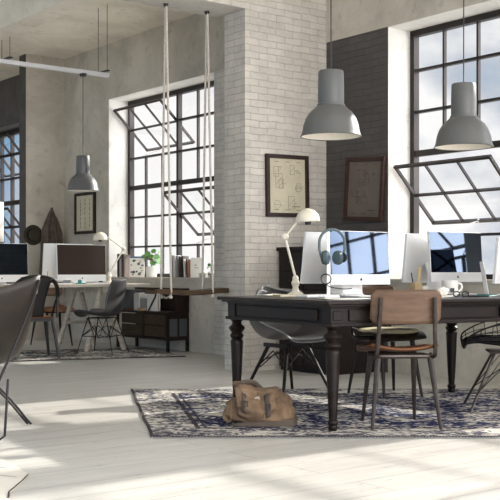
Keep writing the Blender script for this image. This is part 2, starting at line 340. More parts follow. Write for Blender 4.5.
m_strap = mat('grey_brown_webbing', (84, 70, 62), 0.8, var=0.2)
m_base = mat('dark_bag_leather', (84, 72, 60), 0.7, var=0.25)
m_patch = mat('pale_bag_patch', (166, 156, 144), 0.8)
m_rope = mat('off_white_rope', (214, 206, 194), 0.9, rgb2=(176, 168, 156), vscale=90, bump=0.5, bscale=120)
m_paper = mat('white_paper', (232, 228, 218), 0.9, var=0.03)
m_bookc = mat('cream_book_cover', (196, 182, 142), 0.7, var=0.1)
m_coat = mat('brown_grey_wool', (98, 84, 74), 0.95, var=0.3, vscale=12, sheen=0.2)
m_hat = mat('olive_brown_felt', (62, 54, 44), 0.95, var=0.2)
m_print = mat('aged_paper_print', (204, 196, 172), 0.85, rgb2=(184, 175, 150), vscale=4)
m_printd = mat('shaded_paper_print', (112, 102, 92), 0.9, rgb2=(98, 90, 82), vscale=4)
m_ink = mat('grey_ink', (120, 114, 102), 0.9)
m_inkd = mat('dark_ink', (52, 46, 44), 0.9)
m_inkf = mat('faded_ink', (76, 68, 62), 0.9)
m_frame = wood('dark_frame_wood', (58, 44, 40), (40, 29, 26), 0.5, 4)
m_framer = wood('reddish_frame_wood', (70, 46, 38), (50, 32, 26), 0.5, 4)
m_ceram = mat('white_ceramic', (228, 226, 220), 0.3, var=0.02)
m_leaf = mat('green_leaf', (120, 168, 96), 0.45, rgb2=(70, 124, 62), vscale=9)
m_stem = mat('brown_stem', (120, 84, 54), 0.8)
m_soil = mat('potting_soil', (60, 46, 36), 1.0)
m_cushion = mat('cream_cushion', (206, 192, 158), 0.85, var=0.08)
m_teal = mat('teal_plastic', (56, 138, 136), 0.4)
m_red = mat('red_plastic', (190, 90, 74), 0.5)
m_tan = wood('tan_cork', (186, 164, 128), (160, 138, 104), 0.8, 10, (1, 1, 1))
m_phone = mat('teal_grey_padding', (74, 92, 96), 0.5, var=0.1)
m_box = mat('slate_box', (84, 86, 90), 0.6, var=0.05)
m_blued = mat('blue_cloth_spine', (76, 96, 130), 0.7)
m_brownb = mat('brown_book_cloth', (96, 66, 52), 0.8, var=0.1)
m_greyb = mat('grey_book_cloth', (158, 158, 156), 0.8, var=0.1)
m_blackb = mat('black_book_cloth', (44, 38, 38), 0.7, var=0.1)
m_rug = rug_mat('blue_worn_rug', (30, 36, 78), (92, 92, 100), (200, 192, 178), 3.2, 2.36)
m_rug2 = rug_mat('grey_worn_rug', (62, 66, 78), (140, 136, 130), (204, 198, 186), 3.0, 1.4)
m_hide = mat('pale_cowhide', (216, 210, 198), 0.7, rgb2=(198, 190, 176), vscale=3)
# ------------------------------------------------------------------ room (local x = n, y = t)
def room(name, boxes, m, parent=None):
    b = MB()
    for q in boxes: b.box(*q)
    return b.build(name, m, parent, rz=A0)
struct(room('floor', [(-4, 9, -2, 21, -0.15, 0)], m_floor))
struct(room('ceiling', [(-1.5, 7.4, -0.8, 21, 3.93, 4.1)], m_ceil))
WT, WB = 3.20, 0.86                     # window head and sill heights
N0, N1 = 6.90, 7.265
# wall with the windows, split by paint; upper band is one concrete lintel
wr = struct(room('wall_right', [(N0, N1, -1.5, 13.5, WT, 3.93),                # lintel band
    (N0, N1, 9.58, 13.5, 0, WB), (N0, N1, 11.95, 13.5, WB, WT),                # left window surround
    (N0, N1, 4.46, 6.83, 0, WB), (N0, N1, 4.05, 4.46, 0, WT),                  # right window surround
    (N0, N1, -1.5, 4.05, 0, WB), (N0, N1, 1.30, 1.68, WB, WT), (N0, N1, -1.5, -1.07, WB, WT)], m_conc))
struct(room('wall_right_dark_brick', [(N0, N1, 6.83, 7.68, 0, WT)], m_brickd))
struct(room('wall_middle_pillar', [(5.885, N1, 7.68, 8.0, 0, 3.93), (N0, N1, 8.0, 9.58, 0, WT), (2.0, 5.885, 7.68, 8.14, 3.385, 3.93)], m_brickw))
struct(room('trim_1', [(4.47, 4.73, 8.14, 21, 3.41, 3.93)], m_ceil))          # ceiling beam along the room
# plaster reveals inside the openings
def reveal(name, t0, t1):
    return struct(room(name, [(N0+0.002, 7.2, t1-0.004, t1+0.0, WB, WT), (N0+0.002, 7.2, t0, t0+0.004, WB, WT),
                              (N0+0.002, 7.2, t0, t1, WT-0.004, WT)], m_reveal))
reveal('trim_2', 4.46, 6.83); reveal('trim_3', 9.58, 11.95); reveal('trim_4', 1.68, 4.05)
struct(room('wall_left', [(6.32, 6.9, 13.2, 13.4, 0, 3.93)], m_conc))
struct(room('wall_back', [(6.315, 6.32, 13.2, 13.4, 0, 3.93), (6.9, N1, 13.5, 14.4, 0, 3.93), (6.9, N1, 14.4, 21, 3.2, 3.93), (6.9, N1, 14.4, 21, 0, 0.86), (6.9, N1, 18.9, 21, 0.86, 3.2)], m_dpaint))
struct(room('baseboard_back', [(-1, 6.9, 20.8, 21, 0, 3.93)], m_conc))
# window sills
for i, (a, b_) in enumerate([(4.46, 6.83), (9.58, 11.95), (1.68, 4.05)]):
    struct(room('trim_%d' % (5+i), [(N0-0.012, 7.2, a, b_, WB-0.025, WB+0.005)], m_conc))
ROWS = [0.875, 1.26, 1.65, 2.04, 2.43, 2.82, 3.19]; P = 0.395
def window(idx, t0, sashes):
    """t0 = far (left) edge; two modules of three columns; sashes = [(module, row_low, row_high)]"""
    root = struct(bpy.data.objects.new('window_%d' % idx, None)); sc.collection.objects.link(root)
    root.rotation_euler = (0, 0, A0)
    t1 = t0 - 6*P; f = MB(); g = MB(); na, nb = 7.20, 7.25
    f.box(na-0.01, nb+0.01, t1, t0, 3.14, 3.20); f.box(na-0.01, nb+0.01, t1, t0, 0.865, 0.91)
    f.box(na-0.01, nb+0.01, t0-0.055, t0, 0.865, 3.2); f.box(na-0.01, nb+0.01, t1, t1+0.055, 0.865, 3.2)
    f.box(na-0.01, nb, t0-3*P-0.022, t0-3*P+0.022, 0.865, 3.2)
    for mo in (0, 1):
        ta, tb = t0-mo*3*P, t0-(mo+1)*3*P
        cuts = [(lo, hi) for (m_, lo, hi) in sashes if m_ == mo]
        for j in range(1, 6):
            if any(lo < j < hi for lo, hi in cuts): continue
            w = 0.028 if j == 3 else 0.012
            f.box(na, nb, tb, ta, ROWS[j]-w, ROWS[j]+w)
        for j in range(6):
            if any(lo <= j < hi for lo, hi in cuts): continue
            for c in (1, 2): f.box(na+0.015, nb, ta-c*P-0.010, ta-c*P+0.010, ROWS[j], ROWS[j+1])
            for c in range(3): g.box(7.222, 7.226, ta-(c+1)*P, ta-c*P, ROWS[j], ROWS[j+1])
    f.build('window_frame', m_steel, root); g.build('glass', m_glass, root)
    for (mo, lo, hi) in sashes:
        ta, tb = t0-mo*3*P-0.03, t0-(mo+1)*3*P+0.03; h = (ROWS[hi]-ROWS[lo])/2-0.03; zc = (ROWS[hi]+ROWS[lo])/2
        e = MB(); q = MB(); mt = T(7.215, 0, zc) @ RY(-46)      # top leans into the room
        for z in (-h, h): e.box(-0.015, 0.015, tb, ta, z-0.013, z+0.013, mt)
        e.box(-0.012, 0.012, tb, ta, -0.010, 0.010, mt)
        for y in (ta-0.012, tb+0.012): e.box(-0.015, 0.015, y-0.010, y+0.010, -h, h, mt)
        for c in (1, 2):
            y = ta + (tb-ta)*c/3; e.box(-0.012, 0.012, y-0.008, y+0.008, -h, h, mt)
        q.box(-0.002, 0.002, tb, ta, -h, h, mt)
        so = e.build('sash', m_steel, root); q.build('glass', m_glass, so)
        st = MB()
        p1 = mt @ Vector((0, (ta+tb)/2, -h))
        st.tube([p1, (7.22, (ta+tb)/2+0.22, ROWS[lo]+0.02)], 0.007, 6); st.sphere(p1, 0.018)
        st.build('stay_arm', m_alu, root)
    return root
window(1, 6.83, [(0, 1, 3)])
window(2, 11.95, [(0, 4, 6), (1, 1, 3)])
window(3, 4.05, [(0, 1, 3)])
window(5, 1.30, [(1, 1, 3)])
# window of the next bay
def bay():
    root = struct(bpy.data.objects.new('window_4', None)); sc.collection.objects.link(root); root.rotation_euler = (0, 0, A0)
    f = MB(); g = MB(); t0 = 14.40
    g.box(7.222, 7.226, t0, 18.9, 0.88, 3.2)
    f.box(7.17, 7.26, t0, t0+0.06, 0.86, 3.2); f.box(7.17, 7.26, t0, 18.9, 3.13, 3.2); f.box(7.17, 7.26, t0, 18.9, 0.86, 0.92)
    for j in range(1, 6): f.box(7.19, 7.25, t0, 18.9, ROWS[j]-(0.035 if j == 3 else 0.016), ROWS[j]+(0.035 if j == 3 else 0.016))
    for c in range(1, 12): f.box(7.19, 7.25, t0+c*0.39-(0.03 if c % 3 == 2 else 0.014), t0+c*0.39+(0.03 if c % 3 == 2 else 0.014), 0.88, 3.2)
    f.build('window_frame', m_steel, root); g.build('glass', m_glass, root)
    for lo, hi in ((4, 6), (1, 3)):
        e = MB(); zc = (ROWS[lo]+ROWS[hi])/2; mt = T(7.2, 0, zc) @ RY(-40)
        for z in (-0.36, 0, 0.36): e.box(-0.015, 0.015, t0+0.80, t0+1.92, z-0.015, z+0.015, mt)
        for k in range(4): e.box(-0.015, 0.015, t0+0.80+k*0.37, t0+0.825+k*0.37, -0.36, 0.36, mt)
        e.build('sash', m_steel, root)
bay()
# ------------------------------------------------------------------ rugs
def rug(name, corners, wx, wy, m, label, cat='rug', th=0.012):
    bm = bmesh.new(); uvl = bm.loops.layers.uv.new('UVMap'); c = [Vector((*q, 0)) for q in corners]  # fl, fr, br, bl
    nu, nv = 60, 40; g = []
    for j in range(nv+1):
        row = []
        for i in range(nu+1):
            u, v = i/nu, j/nv
            p = (c[0]*(1-u)+c[1]*u)*(1-v) + (c[3]*(1-u)+c[2]*u)*v
            p.z = th + 0.003*noise.noise(Vector((p.x*2, p.y*2, 0)))
            if i in (0, nu) or j in (0, nv): p += Vector((noise.noise(p*4)*0.008, noise.noise(p*5)*0.008, 0)); 
            row.append(bm.verts.new(p))
        g.append(row)
    for j in range(nv):
        for i in range(nu):
            f = bm.faces.new((g[j][i], g[j][i+1], g[j+1][i+1], g[j+1][i]))
            for lp, (a, b_) in zip(f.loops, ((i, j), (i+1, j), (i+1, j+1), (i, j+1))): lp[uvl].uv = (a/nu*wx, b_/nv*wy)
    me = bpy.data.meshes.new(name); bm.to_mesh(me); bm.free(); me.materials.append(m)
    o = bpy.data.objects.new(name, me); sc.collection.objects.link(o)
    md = o.modifiers.new('solid', 'SOLIDIFY'); md.thickness = th-0.003; md.offset = -1
    return tag(o, label, cat)
r1 = rug('patterned_rug', [(-0.555, 5.82), (2.66, 5.82), (2.28, 8.18), (-0.938, 8.18)], 3.2, 2.36, m_rug, 'large worn blue and cream oriental rug under the dark writing table')
fr = MB()
for i in range(180):
    x = -0.55 + i*3.2/180; fr.box(x, x+0.008, 5.795, 5.825, 0.001, 0.008)
fr.build('fringe', m_greyb, r1)
rug('faded_rug', [(-3.6, 10.38), (-0.70, 11.38), (-1.28, 12.60), (-4.1, 11.8)], 3.0, 1.4, m_rug2, 'faded grey rug under the pale trestle desk')
hd = MB()
pts = [(-1.447, 5.373), (-1.243, 5.172), (-1.137, 5.011), (-1.031, 4.788), (-1.012, 4.741), (-1.01, 4.606), (-1.012, 4.478), (-1.014, 4.376), (-0.991, 4.261), (-0.926, 3.9), (-0.972, 3.609)]
vv = [hd.bm.verts.new((x, y, 0.004)) for x, y in pts]; hd.bm.faces.new(vv)
hr = tag(hd.build('cowhide_rug', m_hide, solid=0.004, offset=1), 'edge of a pale hide rug lying in the bottom left corner', 'rug')
MB().tube([(x, y, 0.006) for x, y in pts[4:9]], 0.004, 6, flat=0.5).build('edge_binding', m_gmetal, hr)
MB().tube([(pts[1][0]-0.1, pts[1][1]-0.17, 0.006), (pts[2][0]-0.02, pts[2][1]-0.10, 0.006)], 0.002, 6, flat=0.5).build('crease', m_greyb, hr)
MB().tube([(pts[1][0]-0.1, pts[1][1]-0.33, 0.006), (pts[3][0]-0.02, pts[3][1]-0.10, 0.006)], 0.002, 6, flat=0.5).build('crease', m_greyb, hr)
# ------------------------------------------------------------------ writing table
TH = R(30.5); TC = Vector((1.01, 6.985, 0))
def TL(a, b, z=0.766): # table local -> world (a along length, b across, towards the far side)
    return TC + Vector((math.cos(TH)*a - math.sin(TH)*b, math.sin(TH)*a + math.cos(TH)*b, z))
tb = thing('writing_table', 'long dark wooden writing table with turned legs standing on the blue rug', 'table', TC, TH)
HL, HS = 0.945, 0.56
b = MB(); b.box(-HL-0.10, HL+0.10, -HS-0.10, HS+0.10, 0.742, 0.766, bev=0.006)
b.box(-HL-0.075, HL+0.075, -HS-0.075, HS+0.075, 0.730, 0.743); b.build('tabletop', m_dtop, tb, bevel=0.003)
ap = MB()
for (x0, x1, y0, y1) in ((-HL+0.03, HL-0.03, -HS-0.035, -HS+0.0), (-HL+0.03, HL-0.03, HS, HS+0.035), (-HL-0.035, -HL, -HS+0.03, HS-0.03), (HL, HL+0.035, -HS+0.03, HS-0.03)):
    ap.box(x0, x1, y0, y1, 0.625, 0.732)
for sx in (-1, 1):
    for sy in (-1, 1): ap.box(sx*HL-0.045, sx*HL+0.045, sy*HS-0.045, sy*HS+0.045, 0.615, 0.732)
for sy in (-1, 1):      # lower moulding
    ap.box(-HL-0.06, HL+0.06, sy*(HS+0.03)-0.022, sy*(HS+0.03)+0.022, 0.614, 0.634)
    ap.box(-HL-0.05, HL+0.05, sy*(HS+0.03)-0.018, sy*(HS+0.03)+0.018, 0.720, 0.732)
for sx in (-1, 1):
    ap.box(sx*(HL+0.03)-0.022, sx*(HL+0.03)+0.022, -HS-0.06, HS+0.06, 0.614, 0.634)
    ap.box(sx*(HL+0.03)-0.018, sx*(HL+0.03)+0.018, -HS-0.05, HS+0.05, 0.720, 0.732)
ap.build('apron', m_dwood, tb, bevel=0.003)
dr = MB()
for sy in (-1, 1):
    for x0, x1 in ((-0.86, -0.32), (-0.28, 0.28), (0.32, 0.86)): dr.box(x0, x1, sy*(HS+0.04)-0.008, sy*(HS+0.04)+0.008, 0.645, 0.712)
for sx in (-1, 1): dr.box(sx*(HL+0.04)-0.008, sx*(HL+0.04)+0.008, -0.46, 0.46, 0.645, 0.712)
for sx in (-1, 1):
    for sy in (-1, 1): dr.box(sx*(HL+0.012)-0.02, sx*(HL+0.012)+0.04, sy*(HS+0.012)-0.04, sy*(HS+0.012)+0.04, 0.65, 0.705)
dr.build('raised_panels', m_dwood, tb, bevel=0.004)
prof = [(0.045, 0.62), (0.047, 0.60), (0.038, 0.592), (0.030, 0.578), (0.034, 0.565), (0.052, 0.552), (0.056, 0.542), (0.050, 0.530), (0.038, 0.518), (0.036, 0.508),
        (0.044, 0.500), (0.047, 0.490), (0.040, 0.478), (0.033, 0.470), (0.040, 0.462), (0.043, 0.452), (0.041, 0.43), (0.036, 0.30), (0.029, 0.15), (0.023, 0.062), (0.030, 0.056), (0.033, 0.046), (0.030, 0.036), (0.025, 0.030), (0.029, 0.015), (0.022, 0.0)]
for sx in (-1, 1):
    for sy in (-1, 1):
        MB().lathe([(r, z) for r, z in reversed(prof)], 20, (sx*HL, sy*HS, 0.0)).build('leg', m_dwood, tb, smooth=True, loc=(0, 0, 0.012))
# ------------------------------------------------------------------ monitors
def monitor(name, label, p, rz, w, h, zlow, facing_front=True, tilt=4, screen=None, desk=0.766):
    """p = centre on the desk, front faces local -y; chin at the bottom"""
    root = thing(name, label, 'monitor', (p[0], p[1], desk), rz)
    chin = 0.19*h; z0 = zlow-desk; mt = T(0, 0, z0) @ RX(-tilt)
    MB().box(-w/2, w/2, -0.006, 0.014, 0, h, mt, bev=0.003).build('monitor_housing', m_alu, root)
    bk = MB()      # gently bulged back
    def f(u, v):
        x = (u-0.5)*w*0.97; z = (v)*h*0.97+0.006
        return mt @ Vector((x, 0.013 + 0.035*(1-(2*u-1)**2)*(1-(2*v-1)**2), z))
    bk.grid(f, 14, 10); bo = bk.build('monitor_back', m_alu, root, smooth=True)
    tx = MB()
    for i, k in enumerate((0.010, 0.006, 0.010, 0.008, 0.010, 0.006)):
        tx.box(-w*0.26-i*0.016, -w*0.26-i*0.016+k, 0.0205, 0.0225, 0.028, 0.036, mt)
    tx.build('back_lettering', m_ink, bo)
    MB().box(-w/2+0.004, w/2-0.004, -0.0085, -0.0055, chin, h-0.004, mt).build('screen', screen or m_screen, root)
    ch = MB().box(-w/2, w/2, -0.0082, -0.0055, 0.0, chin, mt).build('chin', m_alu, root)
    lg = MB(); lg.lathe([(0.0085, 0), (0.0085, 0.001)], 14, (0, 0, 0), mt @ T(0, -0.0088, chin*0.5) @ RX(90))
    lg.box(0.0, 0.003, -0.0102, -0.0085, chin*0.5+0.008, chin*0.5+0.013, mt)
    lg.build('logo', m_inkd, ch)
    st = MB()
    st.tube([(0, 0.045, z0+h*0.52), (0, 0.085, z0+h*0.18), (0, 0.075, 0.02), (0, 0.05, 0.006)], 0.085, 8, flat=0.05)
    st.box(-0.10, 0.10, -0.10, 0.10, 0.0, 0.006, bev=0.002)
    st.build('stand', m_alu, root, smooth=True)
    return root
M1 = monitor('desktop_monitor', 'silver monitor beside the headphone stand, its dark screen reflecting a window', (0.742, 6.98), A0-R(2), 0.53, 0.36, 0.845)
monitor('desktop_monitor', 'monitor seen from its blank silver back, between cream desk lamp and headphones', (0.560, 7.36), A0+R(180), 0.53, 0.36, 0.85, tilt=7)
monitor('desktop_monitor', 'silver monitor at the right of the writing table, facing us above a white mug', (1.515, 7.60), A0-R(3.5), 0.53, 0.365, 0.858)
monitor('desktop_monitor', 'monitor showing its silver back behind the cork pen pot', (1.335, 7.86), A0+R(180), 0.53, 0.365, 0.852, tilt=6)
monitor('desktop_monitor', 'white backed monitor cut off by the right edge of the picture', (1.86, 7.32), A0+R(186), 0.53, 0.32, 0.85, tilt=6)
# ------------------------------------------------------------------ pictures
def picture(name, label, t, n, z, w, h, plane, mf, mp_, mi, roll=0, seed=1, depth=0.035):
    rz = A0 + (R(-90) if plane == 'n' else 0)
    root = thing(name, label, 'picture', W(t, n, z), rz, rot=None)
    root.rotation_euler = Euler((0, R(roll), rz), 'XYZ')
    f = MB(); k = 0.038
    f.box(-w/2, w/2, -depth, 0, h/2-k, h/2, bev=0.004); f.box(-w/2, w/2, -depth, 0, -h/2, -h/2+k, bev=0.004)
    f.box(-w/2, -w/2+k, -depth, 0, -h/2+k, h/2-k, bev=0.004); f.box(w/2-k, w/2, -depth, 0, -h/2+k, h/2-k, bev=0.004)
    f.build('frame', mf, root)
    d = MB().box(-w/2+k, w/2-k, -0.015, -0.008, -h/2+k, h/2-k); nf = len(d.bm.faces); rnd = random.Random(seed); a, b_ = w/2-k-0.03, h/2-k-0.03
    def seg(x0, z0, x1, z1, r=0.0016): d.tube([(x0, -0.0158, z0), (x1, -0.0158, z1)], r, 4)
    if seed >= 30:
        for c in range(3):
            x = -a*0.6+c*a*0.6
            z = b_*0.9
            while z > -b_*0.9:
                l_ = rnd.uniform(0.02, 0.05); seg(x, z, x+rnd.uniform(-0.006, 0.006), z-l_, 0.004); z -= l_+rnd.uniform(0.01, 0.03)
    else:
        for i in range(9):       # little machine drawings with numbered leaders
            cx, cz, r = rnd.uniform(-a*0.75, a*0.75), rnd.uniform(-b_*0.8, b_*0.8), rnd.uniform(0.015, 0.045)
            kind = rnd.random()
            if kind < 0.5: d.tube([(cx+r*math.cos(q*0.3927), -0.0158, cz+r*math.sin(q*0.3927)) for q in range(16)], 0.0014, 4, closed=True); seg(cx-r, cz, cx+r, cz)
            else:
                seg(cx-r, cz-r*1.6, cx-r, cz+r*1.6); seg(cx+r, cz-r*1.6, cx+r, cz+r*1.6); seg(cx-r, cz+r*1.6, cx+r, cz+r*1.6); seg(cx-r, cz-r*1.6, cx+r, cz-r*1.6); seg(cx-r, cz-r, cx+r, cz+r)
            seg(cx+r, cz, cx+r+0.03, cz+rnd.uniform(-0.04, 0.04))
        for x in (-a*0.7, 0.0, a*0.7):
            seg(x-0.02, b_, x+0.03, b_, 0.0025); seg(x-0.03, -b_, x+0.03, -b_, 0.003)
        seg(-a*0.6, b_*0.78, -a*0.35, b_*0.78, 0.003); seg(a*0.3, -b_*0.86, a*0.8, -b_*0.86, 0.004)
    d.bm.faces.ensure_lookup_table()
    for i in range(nf, len(d.bm.faces)): d.bm.faces[i].material_index = 1
    d.build('print', mp_, root).data.materials.append(mi)
    return root
picture('framed_print', 'dark framed technical print on the white brick pillar', 7.68, 6.385, 1.755, 0.525, 0.595, 't', m_frame, m_print, m_ink, roll=-1, seed=3)
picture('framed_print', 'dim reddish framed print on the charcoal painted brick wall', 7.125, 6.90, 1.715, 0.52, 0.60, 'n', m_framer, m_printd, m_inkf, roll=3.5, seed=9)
picture('framed_print', 'small framed print behind the far pendant lamp on the concrete wall', 12.56, 6.90, 1.73, 0.56, 0.56, 'n', m_frame, m_print, m_inkd, seed=31)
# ------------------------------------------------------------------ pendant lamps
def pendant(label, p, dia, ztop, cable=3.93):
    z0 = p[2]; s = dia/0.40
    root = thing('pendant_lamp', label, 'lamp', (p[0], p[1], z0), 0, 'grey factory pendant lamps')
    out = [(0.202, 0.0), (0.198, 0.008), (0.192, 0.03), (0.184, 0.075), (0.168, 0.12), (0.142, 0.160), (0.108, 0.188), (0.100, 0.196), (0.094, 0.200), (0.094, 0.208), (0.087, 0.212), (0.087, 0.300), (0.084, 0.385), (0.080, 0.392), (0.010, 0.394)]
    lin = [(0.196, 0.001), (0.186, 0.03), (0.176, 0.075), (0.158, 0.118), (0.132, 0.155), (0.10, 0.18), (0.085, 0.20)]
    out = [(r, z if z < 0.19 else 0.19+(z-0.19)*1.22) for r, z in out]
    MB().lathe([(r*s, z*s) for r, z in out], 48, cap=False).build('shade', m_lampg, root, smooth=True)
    MB().lathe([(r*s, z*s) for r, z in lin], 48, cap=False).build('shade_lining', m_lampin, root, smooth=True)
    MB().lathe([(0.203*s, -0.003), (0.206*s, 0.0), (0.203*s, 0.004), (0.197*s, 0.001), (0.203*s, -0.003)], 48, cap=False).build('rim', m_lampg, root, smooth=True)
    MB().sphere((0, 0, 0.12*s), 0.045).build('bulb', m_ceram, root, smooth=True)
    MB().tube([(0, 0, 0.43*s), (0, 0, cable-z0)], 0.004, 6).build('cable', m_gmetal, root)
    MB().lathe([(0.035, -0.03), (0.045, 0)], 16, (0, 0, cable-z0)).build('ceiling_cup', m_gmetal, root, smooth=True)
    return root
pendant('grey pendant lamp hanging in front of the charcoal brick wall', place(331, 136.5, 6.93), 0.40, 0)
pendant('grey pendant lamp hanging in front of the right window', place(463.7, 147, 6.93), 0.385, 0)
pl = W(10.30, 5.62, 1.835); pendant('grey pendant lamp hanging from the ceiling rail over the far desk', pl, 0.355, 0, cable=3.14)
# rail
rl = thing('ceiling_rail', 'slim grey lighting rail on wires over the trestle desk', 'rail', W(10.3, 0, 3.157), A0)
MB().box(3.2, 5.94, -0.03, 0.03, -0.022, 0.022, bev=0.004).build('rail_bar', m_alu, rl)
for n in (4.70, 5.87):
    MB().box(n-0.02, n+0.02, -0.125, 0.125, 0.022, 0.036).build('cross_bracket', m_gmetal, rl)
    for q in (-0.10, 0.10): MB().tube([(n, q, 0.03), (n, q, 0.773)], 0.0035, 6).build('hanging_wire', m_gmetal, rl)
# ------------------------------------------------------------------ swing
sw = thing('rope_swing', 'wooden plank swing hanging on off-white ropes from the brick beam', 'swing', W(8.0, 5.48, 0.75), A0)
pk = MB()
def fpl(u, v):
    a = 2*math.pi*v; x = -0.433+0.82*u
    return Vector((x, 0.09*max(-1, min(1, 1.6*math.cos(a))), 0.022*max(-1, min(1, 1.5*math.sin(a)))+0.010*math.cos(u*6)-0.004))
pk.grid(lambda u, v: fpl(u, v), 24, 16); pk.build('plank', m_plank, sw, smooth=True, solid=0.001)
for x in (-0.433, 0.387): MB().box(x-0.003, x+0.003, -0.09, 0.09, -0.018, 0.020).build('plank_end', m_plank, sw)
for x, xt in ((-0.26, -0.262), (0.206, 0.199)):
    for q in (-0.085, 0.085):
        pts = [(xt, q*0.08, 2.64), (xt, q*0.14, 2.45)] + [(xt+(x-xt)*(k/10), q*(0.14+0.86*(k/10)), 2.45-2.45*(k/10)) for k in range(1, 11)] + [(x, q*0.9, -0.04)]
        MB().tube(pts, 0.0105, 8).build('rope', m_rope, sw, smooth=True)
    MB().lathe([(0.010, 0), (0.020, 0.015), (0.026, 0.03), (0.024, 0.036)], 12, (xt, 0, 2.60)).build('ceiling_hook', m_gmetal, sw, smooth=True)
    kn = MB()
    for q in (-0.085, 0.085): kn.sphere((x, q*0.9, -0.05), 0.018, (1, 1, 0.8))
    kn.tube([(x, -0.08, -0.035), (x, 0, -0.06), (x, 0.08, -0.035)], 0.009, 8); kn.build('knot', m_rope, sw, smooth=True)
# ------------------------------------------------------------------ chairs
def school_chair(label, loc, rz, seatm=None, backm=None, legm=None, pad=False, group='plywood chairs'):
    root = thing('plywood_chair', label, 'chair', loc, rz, group)
    s = MB()
    def fs(u, v):
        x = (u-0.5)*0.43; y = -0.20+0.42*v
        z = 0.452 + 0.030*(2*u-1)**2*(0.4+0.6*(1-v)) - 0.03*max(0, v-0.82)/0.18 + 0.015*max(0, 0.2-v)/0.2
        e = 1-0.10*max(0, abs(2*v-1)-0.75)/0.25
        return Vector((x*e, y, z))
    s.grid(fs, 16, 14); so = s.build('seat', seatm or m_seatw, root, smooth=True, solid=0.014)
    bk = MB()
    def fb(u, v):
        x = (u-0.5)*0.42; zz = (v-0.5)*0.20
        r = max(0, abs(2*u-1)-0.80)/0.20; zz *= math.sqrt(max(0.05, 1-0.55*r*r))
        return Vector((x, -0.225-0.02*v+0.035*(2*u-1)**2, 0.715+zz))
    bk.grid(fb, 24, 8); bk.build('backrest', backm or m_walnut, root, smooth=True, solid=0.012)
    lm = legm or m_gun
    for sx in (-1, 1):
        MB().tube([(sx*0.135, 0.12, 0.415), (sx*0.165, 0.205, 0.0)], 0.019, 8, r2=0.010).build('leg', lm, root, smooth=True)
        MB().tube([(sx*0.155, -0.165, 0.425), (sx*0.205, -0.225, 0.0)], 0.019, 8, r2=0.010).build('leg', lm, root, smooth=True)
        up = spline([(sx*0.165, 0.02, 0.418), (sx*0.172, -0.12, 0.415), (sx*0.175, -0.195, 0.428), (sx*0.172, -0.222, 0.47), (sx*0.165, -0.236, 0.62), (sx*0.16, -0.252, 0.77)], 5)
        MB().tube(up, 0.013, 8).build('back_upright', lm, root, smooth=True)
    fr_ = MB()
    fr_.tube(spline([(-0.165, -0.15, 0.432), (-0.14, -0.178, 0.425), (0, -0.182, 0.425), (0.14, -0.178, 0.425), (0.165, -0.15, 0.432)], 5), 0.014, 8)
    fr_.tube([(-0.15, 0.13, 0.42), (0.15, 0.13, 0.42)], 0.013, 8); fr_.tube([(-0.15, 0.0, 0.42), (0.15, 0.0, 0.42)], 0.012, 8)
    fr_.build('seat_frame', lm, root, smooth=True)
    if pad:
        q = MB(); q.lathe([(0.0, 0), (0.21, 0.0), (0.226, 0.012), (0.215, 0.026), (0.15, 0.034), (0.0, 0.036)], 32, (0, 0.01, 0.468), cap=False)
        o = q.build('seat_cushion', m_cushion, root, smooth=True); o['label'] = 'round cream cushion'
    return root
school_chair('walnut plywood chair with gunmetal legs, back to us, in front of the writing table', (0.885, 6.265, 0.012), R(6.5))
school_chair('dark chair with a round cream cushion on the far side of the writing table', (1.03, 7.78, 0.012), R(206), seatm=m_cab, backm=m_walnut, legm=m_dmetal, pad=True)
lc = W(11.80, 6.02); school_chair('brown plywood chair behind the pale trestle desk', (lc.x, lc.y, 0.012), R(214), legm=m_dmetal)

SP = [(0.262, 0.405, 0.19), (0.245, 0.432, 0.215), (0.16, 0.44, 0.235), (0.03, 0.425, 0.24), (-0.09, 0.42, 0.24), (-0.165, 0.45, 0.235), (-0.205, 0.53, 0.23), (-0.235, 0.64, 0.215), (-0.26, 0.745, 0.20), (-0.275, 0.815, 0.165), (-0.277, 0.832, 0.11)]
def shell_side(u, v):
    y, z, w = sample(SP, v); q = 2*u-1; x = w*q; k = min(1, max(0, (v-0.42)/0.25))
    z += (1-k)*0.055*abs(q)**2.6; y += k*0.085*abs(q)**2.2
    return Vector((x, y, z))
def shell_wire(u, v):
    y, z, w = sample(SP, v); q = 2*u-1; k = min(1, max(0, (v-0.42)/0.25)); g = math.exp(-((v-0.40)/0.20)**2)
    return Vector((w*q*(1+0.15*g), y + k*0.10*abs(q)**2.2, z + (0.05*(1-k)+0.15*g)*abs(q)**2.0))
def shell_arm(u, v):
    y, z, w = sample(SP, v); q = 2*u-1; k = min(1, max(0, (v-0.42)/0.3)); mid = math.exp(-((v-0.50)/0.22)**2)
    w = w*1.12+0.045*mid; x = w*math.copysign(abs(q)**0.85, q)
    z += (0.045+0.20*mid)*abs(q)**3.2*(1-k*0.9); y += k*0.17*abs(q)**2.0 + 0.02*mid*abs(q)
    if v > 0.8: z -= 0.05*(v-0.8)/0.2*abs(q)
    return Vector((x, y, z-0.02*v))
def edge_pts(fn, n=20):
    return [fn(0, k/n) for k in range(n+1)] + [fn(k/n, 1) for k in range(1, n+1)] + [fn(1, 1-k/n) for k in range(1, n+1)] + [fn(1-k/n, 0) for k in range(1, n)]
